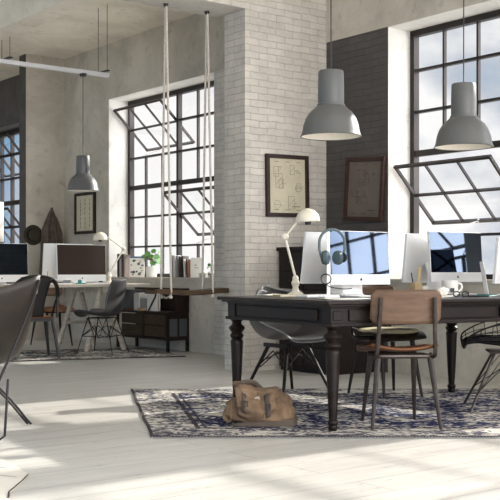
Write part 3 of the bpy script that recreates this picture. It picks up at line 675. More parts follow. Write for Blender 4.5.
def eiffel(root, m, f=0.20, zt=0.40, r=0.006):
    tops = [(-0.13, -0.11), (0.13, -0.11), (0.13, 0.12), (-0.13, 0.12)]; feet = [(-f, -f*1.05), (f, -f*1.05), (f, f), (-f, f)]
    for (a, c), (x, y) in zip(tops, feet): MB().tube([(a, c, zt), (x, y, 0)], r, 8).build('leg', m, root, smooth=True)
    w = MB(); mid = [((a+x)/2*1.02, (c+y)/2*1.02, zt*0.5) for (a, c), (x, y) in zip(tops, feet)]
    for i in range(4):
        j = (i+1) % 4; cx, cy = (mid[i][0]+mid[j][0])*0.28, (mid[i][1]+mid[j][1])*0.28
        w.tube([mid[i], (cx, cy, zt*0.78), mid[j]], r*0.8, 6)
        w.tube([(tops[i][0], tops[i][1], zt), (cx, cy, zt*0.42), (tops[j][0], tops[j][1], zt)], r*0.8, 6)
        w.tube([mid[i], (cx*0.5, cy*0.5, zt*0.45), mid[j]], r*0.8, 6)
        w.tube([(tops[i][0], tops[i][1], zt), (tops[j][0], tops[j][1], zt)], r, 6)
    w.build('wire_brace', m, root, smooth=True)
# side chair at the trestle desk
p = W(10.32, 5.88); c1 = thing('shell_chair', 'grey moulded shell chair on a thin wire base by the trestle desk', 'chair', (p.x, p.y, 0.013), R(72))
MB().grid(shell_side, 24, 36).build('seat_shell', m_shellg, c1, smooth=True, solid=0.008); eiffel(c1, m_dmetal, f=0.215)
# armchair behind writing table
c2 = thing('shell_armchair', 'grey moulded armchair on dark dowel legs behind the writing table', 'chair', (0.285, 7.83, 0.012), R(217))
MB().grid(shell_arm, 30, 40).build('seat_shell', m_shellg, c2, smooth=True, solid=0.009)
MB().tube(edge_pts(shell_arm), 0.0065, 6, closed=True).build('shell_rim', m_rimw, c2, smooth=True)['label'] = 'pale rim of the shell'
for sx in (-1, 1):
    for (ya, yb) in ((0.11, 0.235), (-0.11, -0.235)):
        MB().tube([(sx*0.10, ya, 0.36), (sx*0.235, yb, 0)], 0.016, 10, r2=0.011).build('leg', m_dwood, c2, smooth=True)
w = MB()
for sx in (-1, 1):
    w.tube([(sx*0.15, 0.15, 0.24), (0, 0, 0.34), (-sx*0.15, -0.15, 0.24)], 0.005, 6)
    w.tube([(sx*0.15, 0.15, 0.22), (sx*0.14, 0, 0.33), (sx*0.15, -0.15, 0.22)], 0.005, 6)
    w.tube([(0.15, sx*0.15, 0.20), (0, sx*0.13, 0.31), (-0.15, sx*0.15, 0.20)], 0.005, 6)
for sx in (-1, 1): w.box(sx*0.12-0.012, sx*0.12+0.012, -0.13, 0.13, 0.355, 0.385)
w.build('wire_brace', m_dmetal, c2, smooth=True)
# wire chair at the right
c3 = thing('wire_chair', 'dark wire mesh chair on grey rod legs at the right edge', 'chair', (1.70, 6.98, 0.012), R(84))
w = MB()
for i in range(13):
    u = i/12; w.tube([shell_wire(u, k/24) for k in range(25)], 0.003 if 0 < i < 12 else 0.006, 5)
for j in range(17):
    v = j/16; w.tube([shell_wire(k/14, v) for k in range(15)], 0.003 if 0 < j < 16 else 0.006, 5)
w.build('wire_seat', m_black, c3)
MB().grid(lambda u, v: shell_wire(0.24+0.52*u, 0.03+0.30*v)+Vector((0, 0, 0.012)), 16, 12).build('seat_pad', m_black, c3, smooth=True, solid=0.012)
for sx in (-1, 1):
    for yy in (-1, 1): MB().tube([(sx*0.05, yy*0.06, 0.385), (sx*0.215, yy*0.24, 0)], 0.009, 8).build('leg', m_gun, c3, smooth=True)
w = MB()
for sx in (-1, 1):
    w.tube([(sx*0.16, 0.18, 0.13), (0, 0, 0.28), (-sx*0.16, -0.18, 0.13)], 0.004, 6)
    w.tube([(sx*0.18, 0.20, 0.1), (sx*0.09, 0, 0.37), (sx*0.18, -0.20, 0.1)], 0.004, 6)
w.box(-0.14, 0.14, -0.10, 0.10, 0.38, 0.395); w.build('wire_brace', m_dmetal, c3)
# sheet metal armchair
p = W(10.25, 4.98); c4 = thing('metal_armchair', 'dark metal armchair with a hooped back at the left end of the trestle desk', 'chair', (p.x, p.y, 0.005), R(24))
hp = MB(); arch = []
for k in range(21):
    a = math.pi*k/20; arch.append((0.245*math.copysign(abs(math.cos(a))**0.75, math.cos(a)), -0.12-0.12*math.sin(a), 0.66+0.215*math.sin(a)**0.8))
hp.tube(arch, 0.022, 8, flat=0.5); hp.tube([arch[0], (0.25, 0.0, 0.60), (0.235, 0.10, 0.44)], 0.012, 8); hp.tube([arch[-1], (-0.25, 0.0, 0.60), (-0.235, 0.10, 0.44)], 0.012, 8)
for sx in (-1, 1): hp.tube([(sx*0.245, -0.12, 0.66), (sx*0.235, -0.15, 0.44)], 0.012, 8)
hp.build('back_hoop', m_black, c4, smooth=True)
MB().grid(lambda u, v: Vector(((u-0.5)*(0.16+0.18*v*v), -0.17-0.07*v, 0.44+0.43*v)), 8, 10).build('back_splat', m_black, c4, smooth=True, solid=0.006)
MB().box(-0.19, 0.19, -0.18, 0.19, 0.435, 0.45, bev=0.006).build('seat', m_seatw, c4)
MB().box(-0.195, 0.195, -0.19, 0.195, 0.40, 0.436).build('seat_frame', m_gmetal, c4)
for sx in (-1, 1):
    for sy in (-1, 1): MB().tube([(sx*0.18, sy*0.17, 0.43), (sx*0.235, sy*0.235, 0)], 0.024, 6, r2=0.014).build('leg', m_gmetal, c4)
# butterfly chair
bt = thing('butterfly_chair', 'dark leather butterfly chair on thin black rods, in the near left foreground', 'chair', (-1.75, 6.0, 0.0))
o0 = Vector((-1.75, 6.0, 0))
P1 = place(39.5, 275, 6.10)-o0; P2 = Vector((-2.05, 5.55, 0.93))-o0; P3 = Vector((-1.60, 6.75, 0.62))-o0; P4 = Vector((-2.35, 6.35, 0.62))-o0
def sling(u, v):      # u: P1->P2 side to side, v: back to front
    a = P1.lerp(P2, u); c = P3.lerp(P4, u); p = a.lerp(c, v)
    s = 4*u*(1-u)
    p.z -= 0.10*s*(1-v) + 0.09*s*v + 1.0*(v*(1-v))*1.35
    p += Vector((0.10, -0.14, 0))*4*v*(1-v)*0.55
    # narrow waist at the sides
    p += (Vector((-0.05, -0.01, 0))*(1-u) + Vector((0.10, 0.03, 0))*u)*4*v*(1-v)
    return p
MB().grid(sling, 26, 34).build('leather_sling', m_leather, bt, smooth=True, solid=0.008)
e_ = MB().tube([sling(0, k/60*0.07) for k in range(61)], 0.006, 8, flat=0.6).build('sling_edge', m_pleather, bt, smooth=True); e_['label'] = 'pale piped edge of the sling'
w = MB()
def q(px, py, Z): return place(px, py, Z)-o0
f1 = Vector((q(1, 443, 1).x, 0, 0))
fa = Vector(place(31, 431, 6.32)); fa.z = 0.008; fa -= o0
fb_ = Vector((-1.345, 5.66, 0.008))-o0
w.tube(spline([P1+Vector((0.0, 0.0, -0.03)), P1+Vector((-0.075, -0.05, -0.27)), Vector((-1.45, 5.85, 0.24))-o0, Vector((-1.56, 5.72, 0.02))-o0, Vector((-1.75, 5.7, 0.008))-o0], 6), 0.0075, 8)
w.tube(spline([Vector((-1.95, 6.5, 0.008))-o0, Vector((-1.70, 6.6, 0.4))-o0, P3], 5), 0.0075, 8)
w.build('rod_frame', m_black, bt, smooth=True)
w = MB(); w.tube(spline([P4+Vector((0, -0.3, 0)), Vector((-1.62, 6.1, 0.36))-o0, fa], 6), 0.0075, 8)
w.tube(spline([P4+Vector((0, -0.34, 0.02)), Vector((-1.61, 6.02, 0.36))-o0, fa+Vector((-0.02, 0, 0))], 6), 0.0065, 8)
w.tube([fb_+Vector((0.01, 0.08, 0.33)), fb_+Vector((0.01, 0.0, 0.03)), fb_+Vector((-0.03, 0, 0.0)), fb_+Vector((-0.3, 0.1, 0.0))], 0.0075, 8)
w.build('rod_frame', m_black, bt, smooth=True)
# ------------------------------------------------------------------ canvas bag
bg_ = thing('canvas_bag', 'slouched brown canvas satchel lying on the blue rug by the table leg', 'bag', (0.062, 6.30, 0.012), R(-4))
def bagf(w_, d_, h_, seed, amp=0.02):
    def f(u, v):
        a = 2*math.pi*u; e = 0.62
        cx = math.copysign(abs(math.cos(a))**e, math.cos(a)); cy = math.copysign(abs(math.sin(a))**e, math.sin(a))
        ph = -math.pi/2 + math.pi*v; r = abs(math.cos(ph))**0.55; z = (math.copysign(abs(math.sin(ph))**0.8, math.sin(ph))+1)/2
        top = 0.74 + 0.30*math.exp(-((cx*r+0.45)/0.42)**2) + 0.16*math.exp(-((cx*r-0.30)/0.30)**2)*0.9 - 0.30*max(0, cx*r-0.55)/0.45
        sp_ = 1.0+0.10*(1-z)
        p = Vector((w_*cx*r*sp_*(1-0.10*z), d_*cy*r*sp_*(1-0.35*z), z*h_*top))
        nn = noise.fractal(Vector((p.x*9, p.y*9, p.z*11))+Vector((seed, 0, 0)), 1.0, 2.0, 3)
        fold = math.sin(p.x*34+p.z*26+2*noise.noise(p*8))*0.5+0.5
        k = amp*(nn*0.9 + 0.8*fold*(1 if z > 0.12 else 0))*(0.3+0.7*min(1, z*5))
        dv = Vector((p.x, p.y, 0)); dv = dv.normalized() if dv.length > 1e-5 else Vector((0, 0, 1))
        p += dv*k + Vector((0, 0, 0.4*k*(z > 0.5)))
        p.z = max(p.z, 0.0); return p
    return f
MB().grid(bagf(0.192, 0.118, 0.228, 3.0, 0.042), 90, 50, closeu=True).build('bag_body', m_canvas, bg_, smooth=True)
o = MB().grid(lambda u, v: Vector((0.012, 0, 0))+Vector((0.212*math.copysign(abs(math.cos(2*math.pi*u))**0.5, math.cos(2*math.pi*u))*(1-0.03*v), 0.137*math.copysign(abs(math.sin(2*math.pi*u))**0.5, math.sin(2*math.pi*u))*(1-0.03*v), 0.002+0.05*v*(0.55+0.45*math.cos(2*math.pi*u)))), 60, 5, closeu=True).build('bag_base', m_base, bg_, smooth=True)
def flap(u, v):
    x = -0.15+0.235*u; y = -0.045-0.088*v**0.8; z = 0.205-0.105*v**1.5 + 0.018*math.sin(u*7+1)+0.012*noise.noise(Vector((x*20, v*4, 1)))
    return Vector((x+0.02*v, y-0.016*math.sin(v*3.1)-0.008*math.sin(u*9), z-0.02*u))
o = MB().grid(flap, 26, 14).build('bag_flap', m_canvas, bg_, smooth=True, solid=0.006)
for u in (0.22, 0.80):
    s_ = MB(); s_.grid(lambda a, v: flap(u+(a-0.5)*0.12, v*1.18)+Vector((0, -0.008, 0.002)), 3, 12); so = s_.build('strap', m_strap, bg_, smooth=True, solid=0.004)
    c = flap(u, 0.78); bk2 = MB(); mt = T(c.x, c.y-0.015, c.z)
    for q4 in ((-0.017, 0.017, 0.012, 0.016), (-0.017, 0.017, -0.016, -0.012), (-0.017, -0.013, -0.016, 0.016), (0.013, 0.017, -0.016, 0.016)): bk2.box(q4[0], q4[1], -0.004, 0.004, q4[2], q4[3], mt)
    bk2.build('buckle', m_gmetal, so)
MB().grid(lambda a, v: flap(0.42+0.2*a, 0.16+0.22*v)+Vector((0, -0.006, 0.002)), 5, 4).build('label_patch', m_patch, bg_, smooth=True, solid=0.003)
hdl = spline([(-0.12, 0.0, 0.20), (-0.11, -0.02, 0.245), (-0.05, -0.01, 0.252), (-0.01, 0.01, 0.22), (0.02, 0.02, 0.19)], 5)
MB().tube(hdl, 0.017, 8, flat=0.45).build('carry_handle', m_base, bg_, smooth=True)
MB().tube(spline([(-0.20, -0.01, 0.10), (-0.215, -0.06, 0.05), (-0.17, -0.12, 0.03), (-0.17, -0.11, 0.1), (-0.16, -0.06, 0.19)], 5), 0.012, 8, flat=0.35).build('shoulder_strap', m_canvas, bg_, smooth=True)
# ------------------------------------------------------------------ chest against the pillar
ch = thing('chest_of_drawers', 'dark wooden chest of drawers behind the writing table', 'chest', W(6.93, 6.26, 0), A0)
MB().box(0.02, 0.60, 0.0, 0.73, 0.04, 1.13).box(0.0, 0.62, -0.02, 0.75, 1.13, 1.165).box(0.03, 0.6, 0.01, 0.72, 0, 0.05).build('carcass', m_chest, ch, bevel=0.004)
for zz in range(6):
    for (y0, y1) in ((0.03, 0.355), (0.375, 0.70)):
        d = MB().box(0.004, 0.022, y0, y1, 0.07+zz*0.175, 0.07+zz*0.175+0.16).build('drawer', m_chest, ch, bevel=0.004)
        MB().tube([(0.003, (y0+y1)/2-0.03, 0.15+zz*0.175), (-0.01, (y0+y1)/2, 0.145+zz*0.175), (0.003, (y0+y1)/2+0.03, 0.15+zz*0.175)], 0.005, 6).build('handle', m_dmetal, d)
bx = thing('desk_tray', 'small dark tray lying on top of the chest', 'tray', W(7.25, 6.45, 1.165), A0)
MB().box(-0.1, 0.1, -0.16, 0.12, 0, 0.02).box(-0.1, 0.1, -0.16, -0.15, 0.02, 0.045).box(-0.1, 0.1, 0.11, 0.12, 0.02, 0.045).build('tray', m_black, bx)
# ------------------------------------------------------------------ desk lamps
def desk_lamp(label, base, elbow, head, down, r, desk_z):
    root = thing('desk_lamp', label, 'lamp', (base.x, base.y, desk_z), 0, 'cream articulated desk lamps')
    z = Vector((base.x, base.y, desk_z))
    MB().lathe([(0.062, 0), (0.062, 0.006), (0.05, 0.016), (0.026, 0.03), (0.019, 0.06), (0.026, 0.075), (0.03, 0.09), (0.022, 0.105), (0.016, 0.13), (0.012, 0.14)], 24).build('base', m_cream, root, smooth=True)
    b0 = Vector((0, 0, 0.12)); e1 = elbow-z; h1 = head-z
    MB().tube([b0, e1], 0.0085, 8).build('lower_arm', m_cream, root, smooth=True)
    MB().tube([e1, h1], 0.0075, 8).build('upper_arm', m_cream, root, smooth=True)
    for jp, jr in ((b0, 0.022), (e1, 0.026), (h1, 0.019)): MB().sphere(jp, jr, (1, 0.75, 1)).build('joint', m_cream, root, smooth=True)
    # dome shade, opening down
    ax = Vector(down).normalized(); m_ = ax.to_track_quat('-Z', 'Y').to_matrix().to_4x4()
    sh = MB(); pr_ = [(r*math.cos(a)*1.0, r*0.98*math.sin(a)) for a in [k*math.pi/2/10 for k in range(10)]] + [(0.012, r)]
    cpos = h1 + Vector((0.05*r/0.09 if False else 0, 0, 0))
    sh.lathe([(r, -0.012)] + pr_, 32, m=T(*cpos) @ T(SH[0], SH[1], SH[2]) @ m_, cap=False).build('shade', m_cream, root, smooth=True, solid=0.003, offset=-1)
    MB().lathe([(0.02, -0.03), (0.024, 0.0), (0.02, 0.03)], 12, m=T(*cpos) @ T(SH[0], SH[1], SH[2]) @ m_).build('bulb_socket', m_gmetal, root, smooth=True)
    return root
SH = (0.048, 0, -0.02)
zb = 7.22; desk_lamp('cream articulated desk lamp standing on the writing table', place(295.5, 290, zb), place(285, 237, zb), place(301, 217.5, zb), (0.06, 0, -1), 0.084, 0.766)
SH = (-0.105, 0, -0.015)
bl = W(10.98, 6.35); desk_lamp('cream articulated desk lamp standing on the pale trestle desk', Vector((bl.x, bl.y, 0.79)), place(123.5, 249, bl.y), place(109, 238, bl.y), (0, 0, -1), 0.088, 0.79)
# ------------------------------------------------------------------ headphones, stand
hz = 6.55; hb = place(328.5, 290, hz)
hs = thing('headphone_stand', 'slim white headphone stand in front of the left monitors', 'stand', (hb.x, hb.y, 0.766), R(20))
zt = place(0, 231, hz).z-0.766
MB().box(-0.045, 0.06, -0.045, 0.045, 0, 0.01, bev=0.003).build('base', m_white, hs)
MB().box(-0.011, 0.011, -0.004, 0.004, 0.01, zt, T(0, 0, 0) @ RY(-0.5), bev=0.002).build('post', m_white, hs)
MB().tube(spline([(0, 0, zt), (0.012, 0, zt+0.004), (0.02, 0, zt-0.004)], 3), 0.006, 6).build('hook', m_dmetal, hs)
hp_ = thing('headphones', 'teal grey over-ear headphones hanging on the white stand', 'headphones', (hb.x+0.022, hb.y-0.005, 0.766+zt), R(10))
arc = [(0.082*math.cos(a)*1.0, 0, -0.075+0.085*math.sin(a)) for a in [math.pi*k/16 for k in range(17)]]
arc = [(0.066, 0, -0.17)] + [(0.082, 0, -0.12)] + arc + [(-0.082, 0, -0.12), (-0.066, 0, -0.17)]
MB().tube(arc, 0.009, 8, flat=0.8).build('headband', m_phone, hp_, smooth=True)
for sx in (-1, 1):
    MB().lathe([(0.02, -0.024), (0.038, -0.02), (0.042, 0.0), (0.038, 0.016), (0.02, 0.02)], 24, m=T(sx*0.040, 0, -0.168) @ RZ(sx*35) @ RY(90) @ Matrix.Diagonal((1.1, 0.9, 1, 1))).build('ear_cup', m_phone, hp_, smooth=True)
    MB().lathe([(0.018, -0.002), (0.03, 0.0), (0.018, 0.004)], 20, m=T(sx*0.068, -0.02*1, -0.168) @ RZ(sx*35) @ RY(90)).build('ear_cap', m_gmetal, hp_, smooth=True)
cc = MB(); c0 = place(326, 279, hz-0.06)
cc.tube([(0.031*math.cos(a), 0, 0.031*math.sin(a)) for a in [2*math.pi*k/20 for k in range(20)]], 0.004, 6, closed=True)
cc.tube(spline([(0.0, 0, -0.031), (0.03, 0.0, -0.05), (0.10, -0.01, -0.062), (0.16, -0.02, -0.058)], 5), 0.003, 6)
o = cc.build('coiled_cable', m_black, None, smooth=True, loc=c0); tag(o, 'thin black cable looped against the headphone stand', 'cable')
# ------------------------------------------------------------------ things on the writing table
def on_table(px, Z, z=0.766): return Vector(((px-250)/1040*Z, Z, z))
def book(name, label, cat, p, rz, w, d, h, cover, group=None):
    root = thing(name, label, cat, p, rz, group)
    MB().box(-w/2+0.004, w/2-0.004, -d/2+0.003, d/2-0.004, 0.003, h-0.003).build('pages', m_paper, root)
    MB().box(-w/2, w/2, -d/2, d/2, 0, 0.003).box(-w/2, w/2, -d/2, d/2, h-0.003, h).box(-w/2, -w/2+0.003, -d/2, d/2, 0.003, h-0.003).build('cover', cover, root)
    return root
book('notebook', 'cream covered notebook lying under the cream desk lamp', 'book', on_table(291, 6.98), R(20), 0.21, 0.14, 0.014, m_bookc)
def sheet(label, p, rz, w, d, curl=0.0, name='paper_sheet'):
    o = MB().grid(lambda u, v: Vector(((u-0.5)*w, (v-0.5)*d, 0.0015+curl*(u-0.5)**2*4)), 10, 4).build(name, m_paper, None, smooth=True, loc=p, rz=rz, solid=0.0015, offset=1)
    return tag(o, label, 'paper')
sheet('white paper sheet at the left end of the writing table', on_table(268, 7.30), R(25), 0.21, 0.28, 0.006)
sheet('white paper sheet in front of the headphone stand', on_table(345, 6.28), R(15), 0.30, 0.16, 0.004)
sheet('white paper sheet beside the white mug', on_table(432, 6.80), R(35), 0.26, 0.18, 0.008)
sheet('white paper sheet near the right edge of the writing table', on_table(474, 7.0), R(20), 0.24, 0.20, 0.006)
kb = thing('keyboard', 'slim white keyboard lying between notebook and headphone stand', 'keyboard', on_table(318, 6.80), A0)
MB().box(-0.14, 0.14, -0.055, 0.055, 0, 0.012, bev=0.003).build('keyboard_body', m_alu, kb)
k_ = MB()
for i in range(14):
    for j in range(5): k_.box(-0.133+i*0.019, -0.133+i*0.019+0.016, -0.048+j*0.0195, -0.048+j*0.0195+0.016, 0.012, 0.015)
k_.build('keys', m_white, kb)
kb2 = copy_tree(kb, on_table(396, 7.14), A0+R(4), 'slim white keyboard lying left of the cork pen pot')
pp = thing('pen_pot', 'square cork pen pot with a pen and a ruler by the chair back', 'pot', on_table(416, 7.38), R(25))
MB().box(-0.031, 0.031, -0.031, 0.031, 0, 0.088, bev=0.003).build('pot', m_tan, pp)
tag(MB().box(-0.011, 0.011, -0.002, 0.002, 0.04, 0.165, RY(6)).build('ruler', m_tan, None, loc=on_table(417.5, 7.38, 0.80)), 'wooden ruler standing in the cork pen pot', 'ruler')
tag(MB().tube([(0, 0, 0.03), (-0.016, 0, 0.125)], 0.004, 6).build('pen', m_black, None, loc=on_table(413.5, 7.38, 0.80)), 'black pen standing in the cork pen pot', 'pen')
g2 = thing('storage_cup', 'small white cup right beside the cork pen pot', 'cup', on_table(424, 7.42), 0)
MB().lathe([(0.024, 0), (0.027, 0.065), (0.024, 0.065), (0.021, 0.005)], 20, cap=False).build('cup', m_ceram, g2, smooth=True)
mg = thing('mug', 'white mug with a dark smudged motif below the right monitor', 'mug', on_table(450, 7.12), R(20))
mg.scale = (1.3, 1.3, 1.3)
MB().lathe([(0.001, 0), (0.034, 0.0), (0.042, 0.02), (0.043, 0.075), (0.046, 0.082), (0.042, 0.082), (0.039, 0.02), (0.001, 0.006)], 28, cap=False).build('mug_body', m_ceram, mg, smooth=True)
MB().tube(spline([(0.042, 0, 0.068), (0.068, 0, 0.06), (0.068, 0, 0.035), (0.043, 0, 0.02)], 5), 0.006, 8).build('handle', m_ceram, mg, smooth=True)
MB().box(-0.022, 0.0, -0.0445, -0.040, 0.020, 0.042).build('motif', m_gmetal, mg)
cr_ = MB(); cr_.sphere((0, 0, 0.03), 0.036, (1, 1, 0.85), 20)
for v in cr_.bm.verts: v.co += v.co.normalized()*0.012*noise.noise(v.co*60)
tag(cr_.build('crumpled_paper', m_paper, None, loc=on_table(443, 6.80, 0.772)), 'crumpled white paper ball in front of the white mug', 'paper')
ph = thing('mobile_phone', 'teal cased phone lying near the right edge of the writing table', 'phone', on_table(487, 7.05), R(25))
MB().box(-0.035, 0.035, -0.07, 0.07, 0, 0.012, bev=0.003).build('case', m_teal, ph); MB().box(-0.03, 0.03, -0.064, 0.064, 0.012, 0.014).build('screen', m_black, ph)
gl = thing('sunglasses', 'dark folded glasses lying in front of the right monitor', 'glasses', on_table(461, 6.72, 0.77), R(20))
for sx in (-1, 1): MB().tube([(sx*0.033+0.024*math.cos(a), 0, 0.018+0.016*math.sin(a)) for a in [2*math.pi*k/14 for k in range(14)]], 0.004, 6, closed=True).build('rim', m_black, gl, smooth=True)
MB().tube([(-0.055, 0, 0.02), (-0.04, 0.10, 0.012)], 0.003, 6).tube([(0.055, 0, 0.02), (0.04, 0.10, 0.012)], 0.003, 6).tube([(-0.01, 0, 0.024), (0.01, 0, 0.024)], 0.003, 6).build('temple_arm', m_black, gl)
tag(MB().tube([(-0.09, 0, 0.005), (0.09, 0.02, 0.005)], 0.005, 6).build('pen', m_black, None, loc=on_table(476, 6.85)), 'black pen lying on the table before the right monitor', 'pen')
bkx = MB().box(-0.012, 0.012, -0.10, 0.10, 0, 0.235, RY(-9), bev=0.002)
tag(bkx.build('leaning_tablet', m_greyb, None, loc=on_table(487, 7.15, 0.77), rz=R(-14)), 'grey tablet leaning against the white backed monitor', 'tablet')
tag(MB().tube(spline([(-0.06, 0.05, 0.004), (-0.02, -0.02, 0.02), (0.03, 0, 0.006), (0.07, 0.06, 0.004)], 5), 0.0035, 6).build('charging_cable', m_black, None, loc=on_table(392, 6.7)), 'short black cable curling on the table beside the walnut chair back', 'cable')
# ------------------------------------------------------------------ trestle desk
DZ = 0.79
dk = thing('trestle_desk', 'long pale desk top on limed wooden trestles under the pendant', 'desk', W(11.0, 4.9, 0), A0)
MB().box(-1.75, 1.80, -0.38, 0.38, DZ-0.035, DZ, bev=0.004).build('desktop', m_pale, dk)
for nx in (-0.75, 1.20):
    MB().box(nx-0.03, nx+0.03, -0.36, 0.36, DZ-0.10, DZ-0.036).build('trestle_beam', m_pale, dk)
    for sy in (-1, 1):
        for sx in (-1, 1):
            MB().tube([(nx+sx*0.03, sy*0.31, DZ-0.05), (nx+sx*0.25, sy*0.36, 0.012)], 0.032, 4, flat=0.7).build('trestle_leg', m_pale, dk)
    MB().box(nx-0.16, nx+0.16, -0.345, -0.32, 0.30, 0.34).box(nx-0.16, nx+0.16, 0.32, 0.345, 0.30, 0.34).build('trestle_rail', m_pale, dk)
mm = W(10.98, 5.98); monitor('desktop_monitor', 'monitor with a dark blank screen in the middle of the pale trestle desk', (mm.x, mm.y), A0, 0.65, 0.44, 0.815, tilt=3, screen=m_screend, desk=DZ)
mm = W(11.22, 5.90); monitor('desktop_monitor', 'silver backed monitor standing directly behind the dark screened one', (mm.x, mm.y), A0+R(180), 0.65, 0.44, 0.83, tilt=6, desk=DZ)
mm = W(10.98, 4.96); monitor('desktop_monitor', 'monitor at the far left of the trestle desk reflecting a window', (mm.x, mm.y), A0, 0.65, 0.44, 0.815, tilt=3, screen=m_screen, desk=DZ)
def on_desk(px, t, z=DZ):
    r = (px-250)/1040; Z = t/(D1.x*r+D1.y); return Vector((r*Z, Z, z))
dkb = copy_tree(kb, on_desk(95, 10.78), A0, 'slim white keyboard lying on the trestle desk left of the lamp')
ks = thing('desk_drawer_box', 'low white paper tray below the dark screened monitor', 'box', on_desk(57, 10.85), A0)
MB().box(-0.14, 0.14, -0.10, 0.10, 0, 0.012).box(-0.14, 0.14, -0.10, 0.10, 0.045, 0.055).box(-0.14, -0.13, -0.1, 0.1, 0.012, 0.045).box(0.13, 0.14, -0.1, 0.1, 0.012, 0.045).build('tray', m_white, ks)
tp = thing('pencil_cup', 'small tan pencil cup on the trestle desk before the silver backed monitor', 'cup', on_desk(46.5, 10.75), 0)
MB().lathe([(0.03, 0), (0.032, 0.075), (0.028, 0.075), (0.026, 0.005)], 16, cap=False).build('cup', m_tan, tp, smooth=True)
tag(MB().tube([(0, 0, 0.02), (0.01, 0, 0.15)], 0.005, 6).build('pencil', m_tan, None, loc=on_desk(47, 10.75)), 'tan pencil standing in the small pencil cup', 'pencil')
st = thing('storage_pot', 'small cream pot with a red lid by the far left monitor', 'pot', on_desk(21.5, 10.78), 0)
MB().lathe([(0.032, 0), (0.034, 0.05)], 18).build('pot', m_cream, st, smooth=True); MB().lathe([(0.018, 0), (0.014, 0.022)], 14, (0.0, 0, 0.05)).build('lid', m_red, st, smooth=True)
tt = thing('tape_dispenser', 'teal and white tape dispenser on the trestle desk front', 'stationery', on_desk(82, 10.75), A0)
MB().box(-0.07, 0.03, -0.02, 0.02, 0, 0.015).build('dispenser', m_teal, tt); MB().lathe([(0.022, -0.01), (0.022, 0.01)], 16, m=T(-0.03, 0, 0.03) @ RX(90)).build('tape_roll', m_teal, tt, smooth=True)
ca = thing('camera_lens', 'small dark lens cap and puck beside the keyboard on the trestle desk', 'lens', on_desk(101, 10.85), 0)
MB().lathe([(0.028, 0), (0.028, 0.03), (0.02, 0.035)], 18).build('lens_barrel', m_gmetal, ca, smooth=True)
sheet('white paper sheet on the trestle desk near the left edge', on_desk(6, 10.72), A0, 0.21, 0.15, 0.01)
# white drum lamp at far left
fl_ = thing('floor_lamp', 'white drum shade lamp cut off by the left edge, above the far left monitor', 'lamp', W(11.7, 5.09, 0), 0)
MB().lathe([(0.14, 0), (0.14, 0.02), (0.02, 0.03)], 20).build('base', m_dmetal, fl_, smooth=True)
MB().tube([(0, 0, 0.02), (0, 0, 1.6)], 0.012, 8).build('pole', m_dmetal, fl_, smooth=True)
MB().lathe([(0.20, 1.29), (0.20, 1.76)], 32, cap=False).build('lamp_shade', m_paper, fl_, smooth=True, solid=0.004)
# hat, coat
hat = thing('hat', 'round olive brown hat hanging on the concrete wall', 'hat', W(13.19, 6.42, 1.44), A0)
MB().lathe([(0.140, 0.0), (0.142, 0.008), (0.11, 0.014), (0.095, 0.02), (0.088, 0.045), (0.06, 0.055), (0.001, 0.058)], 32, m=RX(90)).build('hat_felt', m_hat, hat, smooth=True)
MB().lathe([(0.098, 0.02), (0.097, 0.04)], 32, m=RX(90), cap=False).build('hat_band', m_black, hat, smooth=True)
ct = thing('coat', 'long brown grey coat hanging from a hook beside the hat', 'coat', W(13.18, 6.69, 1.80), A0)
def coat(u, v):
    z = -1.05*v; w_ = 0.014+0.135*min(1, v*3.2)**0.9+0.03*v; a = math.pi*u
    x = -w_*math.cos(a); y = -(0.03+0.10*min(1, v*2.5))*math.sin(a)*(1+0.22*math.sin(a*9+v*2)) - 0.005
    return Vector((x*(1+0.04*math.sin(v*9)), y, z))
MB().grid(coat, 48, 20).build('coat_cloth', m_coat, ct, smooth=True, solid=0.006)
MB().tube([coat(0.42, v/10)+Vector((0, -0.012, 0)) for v in range(1, 11)], 0.012, 6).tube([coat(0.72, v/10)+Vector((0, -0.012, 0)) for v in range(1, 11)], 0.010, 6).build('sleeve_fold', m_coat, ct, smooth=True)
MB().tube([(0, 0.01, 0.02), (0, -0.04, 0.0), (0, -0.05, 0.03)], 0.007, 6).build('wall_hook', m_dmetal, ct)
# ------------------------------------------------------------------ sideboard by the left window
sb = thing('sideboard', 'low dark brown sideboard with woven doors under the left window', 'sideboard', W(10.07, 6.59, 0), A0)
c = MB(); LT = 1.16
c.box(0, 0.30, 0, LT, 0.44, 0.465); c.box(0, 0.30, 0, LT, 0.135, 0.16)
c.box(0.28, 0.30, 0, LT, 0.16, 0.44)
for y in (0.0, 0.52, LT-0.03): c.box(0.0, 0.03, y, y+0.03, 0.16, 0.44)
c.box(0, 0.30, 0.0, 0.02, 0.385, 0.44); c.box(0, 0.30, 0, 0.02, 0.16, 0.18); c.box(0.0, 0.02, 0, 0.02, 0.16, 0.44); c.box(0.14, 0.165, 0, 0.02, 0.16, 0.44); c.box(0.275, 0.30, 0, 0.02, 0.16, 0.44)
c.build('carcass', m_cab, sb, bevel=0.003)
MB().box(0.02, 0.14, 0.004, 0.012, 0.18, 0.385).box(0.165, 0.275, 0.004, 0.012, 0.18, 0.385).build('grey_side_panel', m_box, sb)
for y in (0.03, 0.55):
    d = MB().box(-0.004, 0.012, y+0.01, y+0.47, 0.17, 0.30).box(-0.004, 0.012, y+0.01, y+0.47, 0.31, 0.43).build('drawer', m_rattan, sb, bevel=0.003)
g3 = MB(); g3.box(0.275, 0.298, 0.0, LT, 0.465, 0.735); g3.grid(lambda u, v: Vector((0.12+0.165*u if v < 1 else 0.12+0.165*u, 0.02, 0.465+0.27*v*math.sqrt(max(0, 1-(1-u)**4)))), 14, 8)
g3.build('back_gallery', m_cab, sb, solid=0.012, smooth=False)
